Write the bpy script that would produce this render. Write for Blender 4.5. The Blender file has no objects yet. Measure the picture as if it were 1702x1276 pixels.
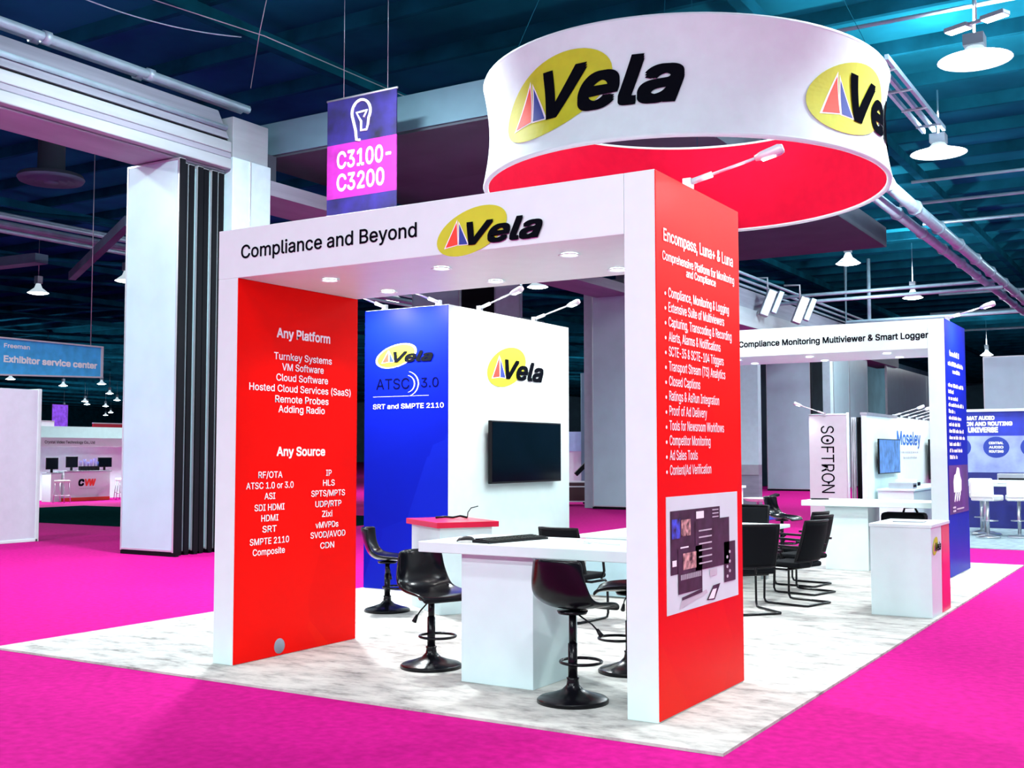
import bpy, bmesh, math, random
from mathutils import Vector, Matrix
random.seed(7)
SC = bpy.context.scene
COL = SC.collection

# ------------------------------------------------------------ camera, world, exposure
def set_camera():
    f, yaw, pitch, roll = 1869.44, -0.55052, 0.061033, -0.000956
    cy, sy = math.cos(yaw), math.sin(yaw)
    fwd = Vector((sy*math.cos(pitch), cy*math.cos(pitch), math.sin(pitch)))
    right = Vector((cy, -sy, 0)); up = right.cross(fwd)
    r = right*math.cos(roll)+up*math.sin(roll); u = -right*math.sin(roll)+up*math.cos(roll)
    cam = bpy.data.cameras.new('camera'); o = bpy.data.objects.new('camera', cam); COL.objects.link(o)
    m = Matrix((r, u, -fwd)).transposed().to_4x4(); m.translation = Vector((3.00704, -6.69365, 1.7413))
    o.matrix_world = m
    cam.sensor_width = 36; cam.sensor_fit = 'HORIZONTAL'; cam.lens = f/1702*36
    cam.clip_start = .05; cam.clip_end = 600
    SC.camera = o
set_camera()
W = bpy.data.worlds.new('hall_air'); SC.world = W; W.use_nodes = True
bg = W.node_tree.nodes['Background']; bg.inputs[0].default_value = (.06, .34, .50, 1); bg.inputs[1].default_value = .40
SC.view_settings.view_transform = 'Standard'; SC.view_settings.look = 'None'
SC.view_settings.gamma = 1; SC.view_settings.use_curve_mapping = False
SC.view_settings.exposure = 0.0
LAMP_W = 470.0          # each high bay lamp
LAMP_COL = (.90, .98, 1.0)

# ------------------------------------------------------------ materials
MATS = {}
def mat(name, c, rough=.5, metal=0, var=.04, scale=6, emit=None, es=0, bump=0, bscale=80, spec=.5, coat=0, stretch=None):
    if name in MATS: return MATS[name]
    m = bpy.data.materials.new(name); m.use_nodes = True
    nt = m.node_tree; b = nt.nodes['Principled BSDF']
    b.inputs['Roughness'].default_value = rough; b.inputs['Metallic'].default_value = metal
    b.inputs['Specular IOR Level'].default_value = spec
    b.inputs['Coat Weight'].default_value = coat
    tc = nt.nodes.new('ShaderNodeTexCoord'); mp = nt.nodes.new('ShaderNodeMapping')
    if stretch: mp.inputs['Scale'].default_value = stretch
    nt.links.new(tc.outputs['Object'], mp.inputs[0])
    n = nt.nodes.new('ShaderNodeTexNoise'); n.inputs['Scale'].default_value = scale; n.inputs['Detail'].default_value = 4
    nt.links.new(mp.outputs[0], n.inputs['Vector'])
    r = nt.nodes.new('ShaderNodeValToRGB')
    r.color_ramp.elements[0].position = .3; r.color_ramp.elements[1].position = .7
    r.color_ramp.elements[0].color = tuple(max(0, x*(1-var*1.5)) for x in c)+(1,)
    r.color_ramp.elements[1].color = tuple(min(1, x*(1+var)) for x in c)+(1,)
    nt.links.new(n.outputs['Fac'], r.inputs[0]); nt.links.new(r.outputs[0], b.inputs['Base Color'])
    if emit:
        b.inputs['Emission Color'].default_value = emit+(1,); b.inputs['Emission Strength'].default_value = es
    if bump:
        n2 = nt.nodes.new('ShaderNodeTexNoise'); n2.inputs['Scale'].default_value = bscale; n2.inputs['Detail'].default_value = 3
        nt.links.new(tc.outputs['Object'], n2.inputs['Vector'])
        bp = nt.nodes.new('ShaderNodeBump'); bp.inputs['Strength'].default_value = bump; bp.inputs['Distance'].default_value = .01
        nt.links.new(n2.outputs['Fac'], bp.inputs['Height']); nt.links.new(bp.outputs[0], b.inputs['Normal'])
    MATS[name] = m
    return m

def ramp_nodes(m, stops, pos=None):
    nt = m.node_tree; r = nt.nodes.new('ShaderNodeValToRGB')
    e = r.color_ramp.elements
    while len(e) < len(stops): e.new(.5)
    for k, (p, c) in enumerate(stops): e[k].position = p; e[k].color = tuple(c)+(1,)
    return r

white_lam = mat('white_laminate', (.69, .83, .82), .38, var=.015, spec=.4)
white_ped = mat('white_pedestal_laminate', (.67, .81, .82), .4, var=.015, spec=.4)
white_soft = mat('white_fabric', (.75, .92, .92), .8, var=.02)
black_ink = mat('black_vinyl', (.004, .005, .008), .8, var=.0, spec=.0)
white_ink = mat('white_vinyl', (.92, .92, .94), .6, var=.0)
logo_yel = mat('yellow_vinyl', (.56, .62, .012), .6, var=.05)
logo_red = mat('red_vinyl', (.86, .045, .02), .6, var=.0)
logo_blu = mat('blue_vinyl', (.01, .035, .30), .6, var=.0)
red_fab = mat('red_fabric', (.70, .006, .040), .8, var=.04, spec=.05)
dark_plas = mat('black_plastic', (.005, .005, .007), .4, spec=.2, var=.1)
black_metal = mat('black_metal', (.003, .003, .005), .25, spec=.25, var=.1)
black_leather = mat('black_leatherette', (.003, .003, .005), .22, var=.1, spec=.25)
black_mesh = mat('black_mesh_fabric', (.003, .004, .006), .8, spec=.12, var=.2, scale=120)
chrome = mat('brushed_metal', (.62, .64, .68), .3, 1)
grey_metal = mat('grey_metal', (.42, .45, .50), .4, .6)
screen_mat = mat('dark_screen', (.001, .003, .008), .10, var=.3, scale=2, spec=.3)
tealdeck = mat('teal_roof_deck', (.010, .17, .24), .95, var=.25, scale=.3, spec=0)
darksteel = mat('dark_painted_steel', (.006, .10, .15), .9, var=.25, scale=1, spec=0)
pipe_mat = mat('galvanised_pipe', (.40, .57, .66), .4, .3, var=.1, scale=3)
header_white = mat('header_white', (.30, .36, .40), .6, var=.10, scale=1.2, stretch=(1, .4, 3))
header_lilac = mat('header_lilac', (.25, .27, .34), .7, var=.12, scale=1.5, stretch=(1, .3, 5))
bulk_mat = mat('grey_bulkhead', (.10, .20, .26), .8, var=.15, scale=.8)
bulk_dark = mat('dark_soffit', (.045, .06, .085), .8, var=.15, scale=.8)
panel_grey = mat('airwall_grey_vinyl', (.44, .64, .70), .30, var=.04, scale=1.5, spec=.45)
seal_black = mat('black_rubber_seal', (.004, .005, .007), .5, spec=.1)
alu = mat('aluminium_trim', (.62, .66, .70), .35, .7)
col_mat = mat('column_cladding', (.53, .71, .77), .45, var=.04)
lens_mat = mat('lamp_lens', (.9, .9, .9), .4, emit=(.95, .98, 1), es=14)
lens_small = mat('downlight_lens', (.9, .9, .9), .4, emit=(1, .98, .97), es=10)
dome_mat = mat('lamp_dome', (.5, .55, .6), .3, 0, emit=(.75, .92, 1), es=.7)
deep_ink = mat('deep_navy_vinyl', (.002,.003,.03), .8, var=0, spec=0)
navy = mat('navy_graphic', (.008, .012, .16), .5, var=.1)

def carpet_mat():
    m = mat('magenta_carpet', (.50, .006, .205), .95, var=.12, scale=14, bump=.25, bscale=260, spec=.05)
    return m
mag = carpet_mat()
def booth_carpet():
    m = mat('pale_brushed_carpet', (.74, .73, .72), .95, var=.0, bump=.2, bscale=200, spec=.05)
    nt = m.node_tree; b = nt.nodes['Principled BSDF']
    tc = nt.nodes.new('ShaderNodeTexCoord'); mp = nt.nodes.new('ShaderNodeMapping'); mp.inputs['Scale'].default_value = (1.5, 3.0, 1)
    mp.inputs['Rotation'].default_value = (0, 0, math.radians(14))
    n = nt.nodes.new('ShaderNodeTexNoise'); n.inputs['Scale'].default_value = 1.9; n.inputs['Detail'].default_value = 9; n.inputs['Roughness'].default_value = .68
    nt.links.new(tc.outputs['Object'], mp.inputs[0]); nt.links.new(mp.outputs[0], n.inputs['Vector'])
    r = ramp_nodes(m, [(.30, (.20, .195, .185)), (.42, (.40, .39, .37)), (.52, (.53, .52, .49)), (.66, (.62, .61, .57))])
    nt.links.new(n.outputs['Fac'], r.inputs[0]); nt.links.new(r.outputs[0], b.inputs['Base Color'])
    return m
bcarpet = booth_carpet()
def facet_print(name, stops, rot, scale, rough=.42):
    # printed graphic: large soft diagonal facets
    m = mat(name, stops[0][1], rough, var=0, spec=.07)
    nt = m.node_tree; b = nt.nodes['Principled BSDF']
    tc = nt.nodes.new('ShaderNodeTexCoord'); mp = nt.nodes.new('ShaderNodeMapping')
    mp.inputs['Rotation'].default_value = rot; mp.inputs['Scale'].default_value = scale
    v = nt.nodes.new('ShaderNodeTexVoronoi'); v.inputs['Scale'].default_value = 1.0; v.feature = 'F1'; v.distance = 'CHEBYCHEV'
    nt.links.new(tc.outputs['Object'], mp.inputs[0]); nt.links.new(mp.outputs[0], v.inputs['Vector'])
    sep = nt.nodes.new('ShaderNodeSeparateColor'); nt.links.new(v.outputs['Color'], sep.inputs[0])
    r = ramp_nodes(m, stops); nt.links.new(sep.outputs[0], r.inputs[0])
    nt.links.new(r.outputs[0], b.inputs['Base Color'])
    return m
red_print = facet_print('red_graphic', [(0, (.80, .002, .001)), (.6, (.84, .003, .001)), (.85, (.86, .012, .002)), (1, (.86, .020, .002))], (.6, .2, .1), (.5, .9, .55))
blue_print = facet_print('blue_graphic', [(0, (.001, .008, .32)), (.6, (.002, .010, .36)), (1, (.003, .014, .40))], (.7, .1, .3), (.6, .6, .5))
purple_print = mat('violet_graphic', (.10, .02, .20), .4, var=.3, scale=2)
banner_mag = mat('magenta_banner_print', (.30, .010, .26), .6, var=.25, scale=3)
banner_navy = mat('navy_banner_print', (.012, .007, .11), .6, var=.6, scale=2.2)
cream = mat('cream_seat', (.75, .76, .74), .5)

# ------------------------------------------------------------ mesh helpers
class MB:
    def __init__(s): s.bm = bmesh.new(); s.mats = []; s.sm = False
    def mi(s, m):
        if m not in s.mats: s.mats.append(m)
        return s.mats.index(m)
    def faces(s, vs, fs, m, smooth=False):
        i = s.mi(m); bv = [s.bm.verts.new(v) for v in vs]; out = []
        for f in fs:
            try: q = s.bm.faces.new([bv[k] for k in f])
            except ValueError: continue
            q.material_index = i; q.smooth = smooth; out.append(q)
        return bv, out
    def hexa(s, p, m):
        s.faces(p, [(0,3,2,1),(4,5,6,7),(0,1,5,4),(1,2,6,5),(2,3,7,6),(3,0,4,7)], m)
    def box(s, x0, y0, z0, x1, y1, z1, m):
        if x0 > x1: x0, x1 = x1, x0
        if y0 > y1: y0, y1 = y1, y0
        if z0 > z1: z0, z1 = z1, z0
        s.hexa([(x0,y0,z0),(x1,y0,z0),(x1,y1,z0),(x0,y1,z0),(x0,y0,z1),(x1,y0,z1),(x1,y1,z1),(x0,y1,z1)], m)
    def bar(s, a, b, w, h, m):
        a = Vector(a); b = Vector(b); d = (b-a).normalized()
        up = Vector((0,0,1)) if abs(d.z) < .95 else Vector((1,0,0))
        r = d.cross(up).normalized(); u = r.cross(d)
        p = []
        for q in (a, b):
            p += [q-r*w/2-u*h/2, q+r*w/2-u*h/2, q+r*w/2+u*h/2, q-r*w/2+u*h/2]
        s.hexa(p, m)
    def tube(s, pts, rad, m, n=8, closed=False, caps=True):
        pts = [Vector(p) for p in pts]; L = len(pts); rings = []; prev = None
        rads = rad if isinstance(rad, (list, tuple)) else [rad]*L
        for i in range(L):
            a = pts[i-1] if (i > 0 or closed) else pts[i]; b = pts[(i+1) % L] if (i < L-1 or closed) else pts[i]
            d = (b-a).normalized()
            if prev is None:
                ref = Vector((0,0,1)) if abs(d.z) < .9 else Vector((1,0,0)); r = d.cross(ref).normalized()
            else:
                r = (prev-d*prev.dot(d)); r = r.normalized() if r.length > 1e-6 else d.orthogonal().normalized()
            prev = r; u = d.cross(r)
            rings.append([pts[i]+(r*math.cos(t)+u*math.sin(t))*rads[i] for t in [2*math.pi*k/n for k in range(n)]])
        vs = [v for r in rings for v in r]; fs = []
        for i in range(L if closed else L-1):
            j = (i+1) % L
            for k in range(n): fs.append((i*n+k, i*n+(k+1) % n, j*n+(k+1) % n, j*n+k))
        if caps and not closed: fs += [tuple(range(n-1,-1,-1)), tuple((L-1)*n+k for k in range(n))]
        s.faces(vs, fs, m, True)
    def lathe(s, prof, m, c=(0,0,0), n=32, smooth=True):
        vs = []; fs = []
        for r, z in prof:
            for k in range(n):
                t = 2*math.pi*k/n; vs.append((c[0]+max(r,1e-4)*math.cos(t), c[1]+max(r,1e-4)*math.sin(t), c[2]+z))
        for i in range(len(prof)-1):
            for k in range(n): fs.append((i*n+k, i*n+(k+1) % n, (i+1)*n+(k+1) % n, (i+1)*n+k))
        s.faces(vs, fs, m, smooth)
    def flat(s, v2, fs, fn, m, maxlen=None):
        b = bmesh.new(); vv = [b.verts.new((x, y, 0)) for x, y in v2]
        for f in fs:
            try: b.faces.new([vv[k] for k in f])
            except ValueError: pass
        bmesh.ops.triangulate(b, faces=b.faces[:])
        if maxlen:
            for _ in range(5):
                e = [e for e in b.edges if e.calc_length() > maxlen]
                if not e: break
                bmesh.ops.subdivide_edges(b, edges=e, cuts=1); bmesh.ops.triangulate(b, faces=b.faces[:])
        b.verts.index_update()
        vs = [fn(v.co.x, v.co.y) for v in b.verts]; ff = [[v.index for v in f.verts] for f in b.faces]
        b.free(); s.faces(vs, ff, m)
    def build(s, name, parent=None, loc=None, bevel=0, recalc=True):
        if recalc: bmesh.ops.recalc_face_normals(s.bm, faces=s.bm.faces[:])
        me = bpy.data.meshes.new(name); s.bm.to_mesh(me); s.bm.free()
        for m in s.mats: me.materials.append(m)
        o = bpy.data.objects.new(name, me); COL.objects.link(o)
        if parent: o.parent = parent
        if loc: o.location = loc
        if bevel:
            md = o.modifiers.new('bevel', 'BEVEL'); md.width = bevel; md.segments = 2; md.limit_method = 'ANGLE'
        return o

def tag(o, label=None, cat=None, group=None, kind=None):
    if label: o['label'] = label
    if cat: o['category'] = cat
    if group: o['group'] = group
    if kind: o['kind'] = kind
    return o
def thing(name, label, cat, loc=(0,0,0), rz=0, group=None):
    o = bpy.data.objects.new(name, None); COL.objects.link(o); o.location = loc; o.rotation_euler = (0,0,rz)
    o.empty_display_size = .2
    return tag(o, label, cat, group)
def dup(root, loc=None, rz=None, label=None, group=None):
    r = root.copy(); COL.objects.link(r)
    if loc is not None: r.location = loc
    if rz is not None: r.rotation_euler = (0,0,rz)
    if label: r['label'] = label
    if group: r['group'] = group
    for ch in list(root.children):
        c = ch.copy(); COL.objects.link(c); c.parent = r
        for g in ch.children:
            d = g.copy(); COL.objects.link(d); d.parent = c
    return r
def spot(name, parent, loc, target, power, size=60, blend=.6, col=(1, .97, .93), rad=.03):
    l = bpy.data.lights.new(name, 'SPOT'); l.energy = power; l.spot_size = math.radians(size); l.spot_blend = blend
    l.color = col; l.shadow_soft_size = rad
    o = bpy.data.objects.new(name, l); COL.objects.link(o); o.location = loc
    d = Vector(target)-Vector(loc); o.rotation_euler = d.to_track_quat('-Z', 'Y').to_euler()
    if parent: o.parent = parent
    return o

# lettering ----------------------------------------------------------------
_tc = {}
def sans():
    # the interface font that ships with Blender, if present; otherwise the built-in one
    import os
    for p in (bpy.utils.system_resource('DATAFILES', path='fonts') or '',):
        q = os.path.join(p, 'Inter.woff2')
        if p and os.path.exists(q):
            try: return bpy.data.fonts.load(q)
            except Exception: pass
    return None
SANS = sans()
def text_geo(t, bold=0, shear=0):
    k = (t, bold, shear)
    if k in _tc: return _tc[k]
    c = bpy.data.curves.new('lettering', 'FONT'); c.body = t; c.offset = bold; c.shear = shear; c.resolution_u = 3; c.size = 1
    if SANS: c.font = SANS
    o = bpy.data.objects.new('lettering', c); COL.objects.link(o)
    me = o.to_mesh(); v = [(p.co.x, p.co.y) for p in me.vertices]; f = [tuple(p.vertices) for p in me.polygons]
    o.to_mesh_clear(); bpy.data.objects.remove(o); bpy.data.curves.remove(c)
    _tc[k] = (v, f); return _tc[k]
def capheight(bold):
    v, f = text_geo('H', bold); return max(y for x, y in v)-min(y for x, y in v), min(y for x, y in v)
def put_text(mb, fn, t, u0, u1, v0, cap, m, bold=0.0, shear=0.0, maxlen=None, slope=0.0):
    v, f = text_geo(t, 0, shear); ch, yb = capheight(0); g = bold
    x0 = min(x for x, y in v)-g; x1 = max(x for x, y in v)+g
    sx = (u1-u0)/(x1-x0); sy = cap/(ch+2*g)
    # heavier weights: the same outline laid a hair wider in eight directions, each a fraction of a millimetre higher
    steps = [(0,0)] if g == 0 else [(0,0),(1,0),(-1,0),(0,1),(0,-1),(1,1),(-1,1),(1,-1),(-1,-1)] if g > .02 else [(0,0),(1,0),(-1,0),(0,1),(0,-1),(.7,.7),(-.7,.7),(.7,-.7),(-.7,-.7)]
    for k, (dx, dy) in enumerate(steps):
        w = [(u0+(x-x0+dx*g)*sx, v0+(y-yb+g+dy*g)*sy) for x, y in v]
        mb.flat(w, f, (lambda a, b_, e=k*.00015: fn(a, b_, e)), m, maxlen)
def plane(O, U, V, N):
    O, U, V, N = map(Vector, (O, U, V, N))
    return lambda d: (lambda u, v, e=0: O+U*u+V*v+N*(d+e))
def poly(mb, fn, pts, m, maxlen=None): mb.flat(pts, [tuple(range(len(pts)))], fn, m, maxlen)
def rect(mb, fn, u0, v0, u1, v1, m): poly(mb, fn, [(u0,v0),(u1,v0),(u1,v1),(u0,v1)], m)
def ellipse_pts(cu, cv, a, b, n=40): return [(cu+a*math.cos(2*math.pi*k/n), cv+b*math.sin(2*math.pi*k/n)) for k in range(n)]
def logo(mb, fd, u0, v0, w, maxlen=None, outline=False, vs=.83, d0=.003, cap=.225):
    S = w; T = w*vs
    l11 = math.sqrt(.113); l21 = .029/l11; l22 = math.sqrt(.0552-l21*l21)
    def blob(g):
        p = []
        for k in range(48):
            a = 2*math.pi*k/48; c, s = math.cos(a)*g, math.sin(a)*g
            p.append((u0+(.336+l11*c)*S, v0+(.138+l21*c+l22*s)*T))
        return p
    st = .002
    if outline:
        poly(mb, fd(d0), blob(1.10), white_ink, maxlen)
    if maxlen:
        # fan of rings so that the blob follows a curved surface
        c0 = (u0+.336*S, v0+.138*T); b = blob(1); pts = [c0]; fs = []
        for j in range(1, 9):
            for q in b: pts.append((c0[0]+(q[0]-c0[0])*j/8, c0[1]+(q[1]-c0[1])*j/8))
        n = 48
        for k in range(n):
            fs.append((0, 1+k, 1+(k+1) % n))
            for j in range(7): fs.append((1+j*n+k, 1+(j+1)*n+k, 1+(j+1)*n+(k+1) % n, 1+j*n+(k+1) % n))
        mb.flat(pts, fs, fd(d0+st), logo_yel, None)
    else: poly(mb, fd(d0+st), blob(1), logo_yel)
    q = lambda L: [(u0+x*S, v0+y*T) for x, y in L]
    poly(mb, fd(d0+2*st), q([(.072,-.012),(.202,.265),(.216,.012)]), white_ink, maxlen)
    poly(mb, fd(d0+2*st), q([(.212,.008),(.214,.25),(.318,.005)]), white_ink, maxlen)
    poly(mb, fd(d0+3*st), q([(.09,.0),(.198,.235),(.206,.018)]), logo_red, maxlen)
    poly(mb, fd(d0+3*st), q([(.221,.016),(.222,.218),(.303,.012)]), logo_blu, maxlen)
    put_text(mb, fd(d0+4*st), 'Vela', u0+.295*S, u0+1.0*S, v0+.0*T, cap*T, black_ink, bold=.026, shear=.30, maxlen=maxlen)

# ------------------------------------------------------------ setting: floor, ceiling, header, columns
m = MB(); m.box(-200, -30, -.2, 45, 160, 0, mag); tag(m.build('floor'), 'bright magenta aisle carpet covering the exhibition hall floor', 'floor', kind='structure')
m = MB()
m.box(-200, -30, 11.6, 45, 160, 11.9, tealdeck)
for k in range(70): m.box(-200, -28+k*2.7, 11.25, 45, -27.85+k*2.7, 11.6, darksteel)
for k in range(25): m.box(-195+k*10, -30, 10.95, -194.75+k*10, 160, 11.25, darksteel)
tag(m.build('ceiling'), 'dark teal roof deck and joists high over the hall', 'ceiling', kind='structure')
m = MB(); m.box(-200, 160, -.2, 45, 160.3, 11.9, bulk_mat); tag(m.build('wall_back'), 'dark far end wall of the hall', 'wall', kind='structure')
m = MB(); m.box(-200.3, -30, -.2, -200, 160, 11.9, darksteel); tag(m.build('wall_left'), 'dark far left wall of the hall', 'wall', kind='structure')

# header beam of the operable wall, along y
m = MB()
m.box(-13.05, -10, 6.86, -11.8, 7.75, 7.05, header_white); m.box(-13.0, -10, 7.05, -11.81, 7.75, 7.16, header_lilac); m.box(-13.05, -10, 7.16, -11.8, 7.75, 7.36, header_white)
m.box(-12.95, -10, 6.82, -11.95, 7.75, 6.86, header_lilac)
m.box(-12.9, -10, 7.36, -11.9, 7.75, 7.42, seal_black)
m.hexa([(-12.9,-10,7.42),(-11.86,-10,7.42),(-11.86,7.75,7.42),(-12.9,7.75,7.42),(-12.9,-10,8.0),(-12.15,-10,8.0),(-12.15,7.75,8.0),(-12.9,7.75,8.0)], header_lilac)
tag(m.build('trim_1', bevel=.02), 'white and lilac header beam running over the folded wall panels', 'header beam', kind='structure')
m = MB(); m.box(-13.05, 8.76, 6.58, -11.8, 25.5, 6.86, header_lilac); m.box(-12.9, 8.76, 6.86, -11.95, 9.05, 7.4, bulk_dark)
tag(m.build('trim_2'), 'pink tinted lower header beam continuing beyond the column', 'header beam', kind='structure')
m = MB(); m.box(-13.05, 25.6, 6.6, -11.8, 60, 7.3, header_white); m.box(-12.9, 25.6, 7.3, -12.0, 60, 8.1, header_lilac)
tag(m.build('trim_3'), 'far header beam receding down the hall', 'header beam', kind='structure')
# bulkhead slab across
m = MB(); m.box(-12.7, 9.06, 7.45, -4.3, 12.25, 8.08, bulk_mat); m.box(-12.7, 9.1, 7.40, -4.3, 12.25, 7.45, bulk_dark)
tag(m.build('trim_4'), 'grey blue bulkhead crossing above the booth', 'bulkhead', kind='structure')
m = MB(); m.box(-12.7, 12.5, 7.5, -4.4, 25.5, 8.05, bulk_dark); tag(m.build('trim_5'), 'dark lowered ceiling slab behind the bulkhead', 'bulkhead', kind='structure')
# column
m = MB()
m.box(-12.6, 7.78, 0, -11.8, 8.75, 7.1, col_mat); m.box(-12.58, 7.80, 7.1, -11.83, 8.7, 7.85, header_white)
m.box(-12.0, 8.2, 0, -11.78, 8.23, 7.1, alu)
tag(m.build('trim_6', bevel=.01), 'pale clad column where the folded wall panels park', 'column', kind='structure')
m = MB(); m.box(-12.75, 25.6, 0, -11.95, 26.5, 6.6, col_mat); m.box(-13.75, 25.0, 0, -13.42, 26.2, 6.8, col_mat)
tag(m.build('trim_7'), 'second pale column farther down the hall', 'column', kind='structure')

def airwall_panel(x0, x1, y, h, label, group, th=.12, base=.05, tail=0):
    t = thing('operable_wall_panel', label, 'wall panel', ((x0+x1)/2, y, 0), 0, group)
    w = (x1-x0)/2
    b = MB(); b.box(-w+.03, 0, base+.06, w-.03, th, h-.03, panel_grey); b.build('panel_face', t)
    b = MB()
    for sx in (-1, 1): b.box(sx*w, -.006, base+.02, sx*(w-.035), th+.006, h, alu)
    b.box(-w+.035, -.006, h-.035, w-.035, th+.006, h, alu); b.box(-w+.035, -.006, base+.03, w-.035, th+.006, base+.06, alu)
    b.build('edge_trim', t)
    b = MB(); b.box(-w-.02, .02, 0, w+.02, th-.02, base+.03, seal_black); b.box(w, -.004, base, w+.03, th*.85, h-.02, seal_black); b.build('seal', t)
    return t
airwall_panel(-13.10, -11.77, 6.52, 6.80, 'grey folded wall panel nearest the camera at the front of its stack', 'panels in the near stack')
for k in range(6):
    airwall_panel(-13.13, -11.90+random.uniform(-.04,.04), 6.70+k*.17, 6.78, 'folded wall panel seen edge on, %s in the stack by the pale column' % ['second','third','fourth','fifth','sixth','last'][k], 'panels in the near stack')
t = airwall_panel(-13.2, -11.7, 24.5, 6.75, 'grey wall panel of the second stack, seen through the front arch', 'panels in the second stack')
airwall_panel(-13.2, -11.8, 24.72, 6.7, 'wall panel behind the front panel of the second stack', 'panels in the second stack')
airwall_panel(-14.1, -12.05, 43.6, 6.5, 'grey wall panel of the third stack, seen under the far arch', 'panels in the third stack')
airwall_panel(-14.1, -12.1, 43.85, 6.5, 'wall panel behind the front panel of the third stack', 'panels in the third stack')
def long_panel(y0, y1, label):
    t = thing('operable_wall_panel', label, 'wall panel', (-11.9, y0, 0), 0, 'panels closing the far opening')
    b = MB(); b.box(-.1, .05, .05, 0, y1-y0-.05, 6.6, panel_grey); b.build('panel_face', t)
    b = MB(); b.box(-.11, 0, 0, .01, .05, 6.6, alu); b.box(-.11, y1-y0-.05, 0, .01, y1-y0, 6.6, alu); b.build('edge_trim', t)
long_panel(46.8, 49.6, 'blue grey closed wall panel left of the vertical joint, beyond the far arch')
long_panel(49.65, 53.2, 'blue grey closed wall panel right of the vertical joint, beyond the far arch')
long_panel(57.5, 68, 'long closed wall panel beyond the far arch, behind the white trade stand')
long_panel(68.2, 80, 'farthest closed wall panel beyond the far arch')
b = MB(); b.box(-11.95, 45.2, 0, -11.6, 45.7, 7.0, col_mat); tag(b.build('trim_8'), 'slim white post between far wall panels', 'column', kind='structure')
b = MB(); b.box(-17.0, 38, 0, -16.6, 95, 8.5, bulk_mat); tag(b.build('wall_middle'), 'grey blue wall behind the far wall panels', 'wall', kind='structure')
t = thing('partition_wall', 'pale partition with a grey band, left edge of the view through the far arch', 'partition', (-10.6, 28.3, 0))
b = MB(); b.box(-1.6, 0, 1.35, 1.42, .3, 4.9, col_mat); b.build('panel', t)
b = MB(); b.box(-1.6, -.03, 1.02, 1.42, .3, 1.35, grey_metal); b.build('band', t)
b = MB(); b.box(-1.6, 0, 0, 1.42, .3, 1.02, header_lilac); b.build('base_panel', t)

def tall(x0, x1, y, h, m, lb):
    t = thing('operable_wall_panel', lb, 'wall panel', ((x0+x1)/2, y, 0)); w = (x1-x0)/2
    b = MB(); b.box(-w+.03, 0, 0, w-.03, .15, h, m); b.build('panel_face', t)
    b = MB(); b.box(-w, -.01, 0, -w+.04, .16, h, alu); b.box(w-.04, -.01, 0, w, .16, h, alu); b.build('edge_trim', t)
tall(-22.2, -20.05, 27.2, 9, panel_grey, 'tall grey wall panel above the corner of the storage closet')
tall(-20.0, -18.5, 27.2, 9, seal_black, 'tall black-edged panel pack above the white closet wall')
tall(-18.45, -17.4, 27.1, 9, col_mat, 'tall pale panel above the white closet wall, right of the black pack')
# ------------------------------------------------------------ lamps of the hall
def lamp_geo(t, far=False):
    n = 16 if far else 28
    b = MB(); b.lathe([(.05,.42),(.10,.38),(.16,.22),(.34,.08),(.44,0),(.43,0)], dome_mat, n=n); b.build('reflector', t)
    b = MB(); b.lathe([(.0,-.06),(.22,-.05),(.37,-.02),(.42,.01)], lens_mat, n=n); b.build('lens', t)
    b = MB(); b.box(-.12,-.12,.40,.12,.12,.72, grey_metal); b.tube([(0,0,.7),(0,0,2.44)], .015, grey_metal, 6); b.build('ballast', t)
def high_bay(x, y, z, label, watt=LAMP_W, group='high bay lamps', up=0):
    t = thing('high_bay_lamp', label, 'ceiling lamp', (x, y, z), 0, group)
    lamp_geo(t)
    l = bpy.data.lights.new('lamp_light', 'AREA'); l.shape = 'DISK'; l.size = .8; l.energy = watt; l.color = LAMP_COL
    o = bpy.data.objects.new('lamp_light', l); COL.objects.link(o); o.parent = t; o.location = (0,0,-.08)
    if up:
        p = bpy.data.lights.new('added_uplight', 'POINT'); p.energy = up; p.color = (.75,.93,1.0); p.shadow_soft_size = .2
        q = bpy.data.objects.new('added_uplight', p); COL.objects.link(q); q.parent = t; q.location = (0,0,.75)  # point light added above the lamp to brighten the roof deck
    return t
OV = 'unseen round high bay lamp over the aisles near the booth, above the picture'
for x, y, w in ((11,-3,1.1),(-19,-1,1.6),(-11,-5,.5),(4,-4.5,.8),(3,-12,1.9),(-6,-12,1.2),(-1,-20,5.5),(9,-20,6),(-12,-20,4.5),(1.6,6.8,1.2),(-7.6,5,3.0),(10,6,1.3),(12,16,1.2),(-15.5,4,.7)):
    high_bay(x, y, 8.5, OV, LAMP_W*w, up=230)  # unseen lamps, most added to light the booth, some placed from cast shadows
for x, y in ((5,13),(5.5,22),(4.5,32),(3,46)): high_bay(x, y, 8.5, 'unseen high bay lamp added over the right aisle to brighten the roof', LAMP_W*.8, 'added lamps over the right aisle', up=1300)  # unseen lamps added to brighten the roof at right
high_bay(-.14, 13.73, 8.5, 'big glowing high bay lamp at the top right, above the other bright one', LAMP_W*1.3, up=1200).scale = (1.4,1.4,.6)
high_bay(-1.89, 19.78, 8.5, 'brightest high bay lamp, right of the round hanging banner', LAMP_W*1.6, up=2000).scale = (1.4,1.4,.6)
high_bay(-7.64, 33.7, 8.5, 'high bay lamp right of the tall red panel, above the far arch', LAMP_W*1.6, up=1000)
high_bay(-7.65, 44.3, 8.5, 'high bay lamp above the right end of the far arch', LAMP_W*1.6, up=1000)
high_bay(-9.66, 77.2, 8.5, 'small high bay lamp right of the blue end panel', LAMP_W*2.0, up=1000)
high_bay(-38.8, 23.1, 8.5, 'bright high bay lamp at far left, above the blue hanging sign', LAMP_W*1.6, up=0)
high_bay(-32.9, 22.8, 8.5, 'high bay lamp half hidden by the grey wall panel at left', LAMP_W*1.6)
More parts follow.
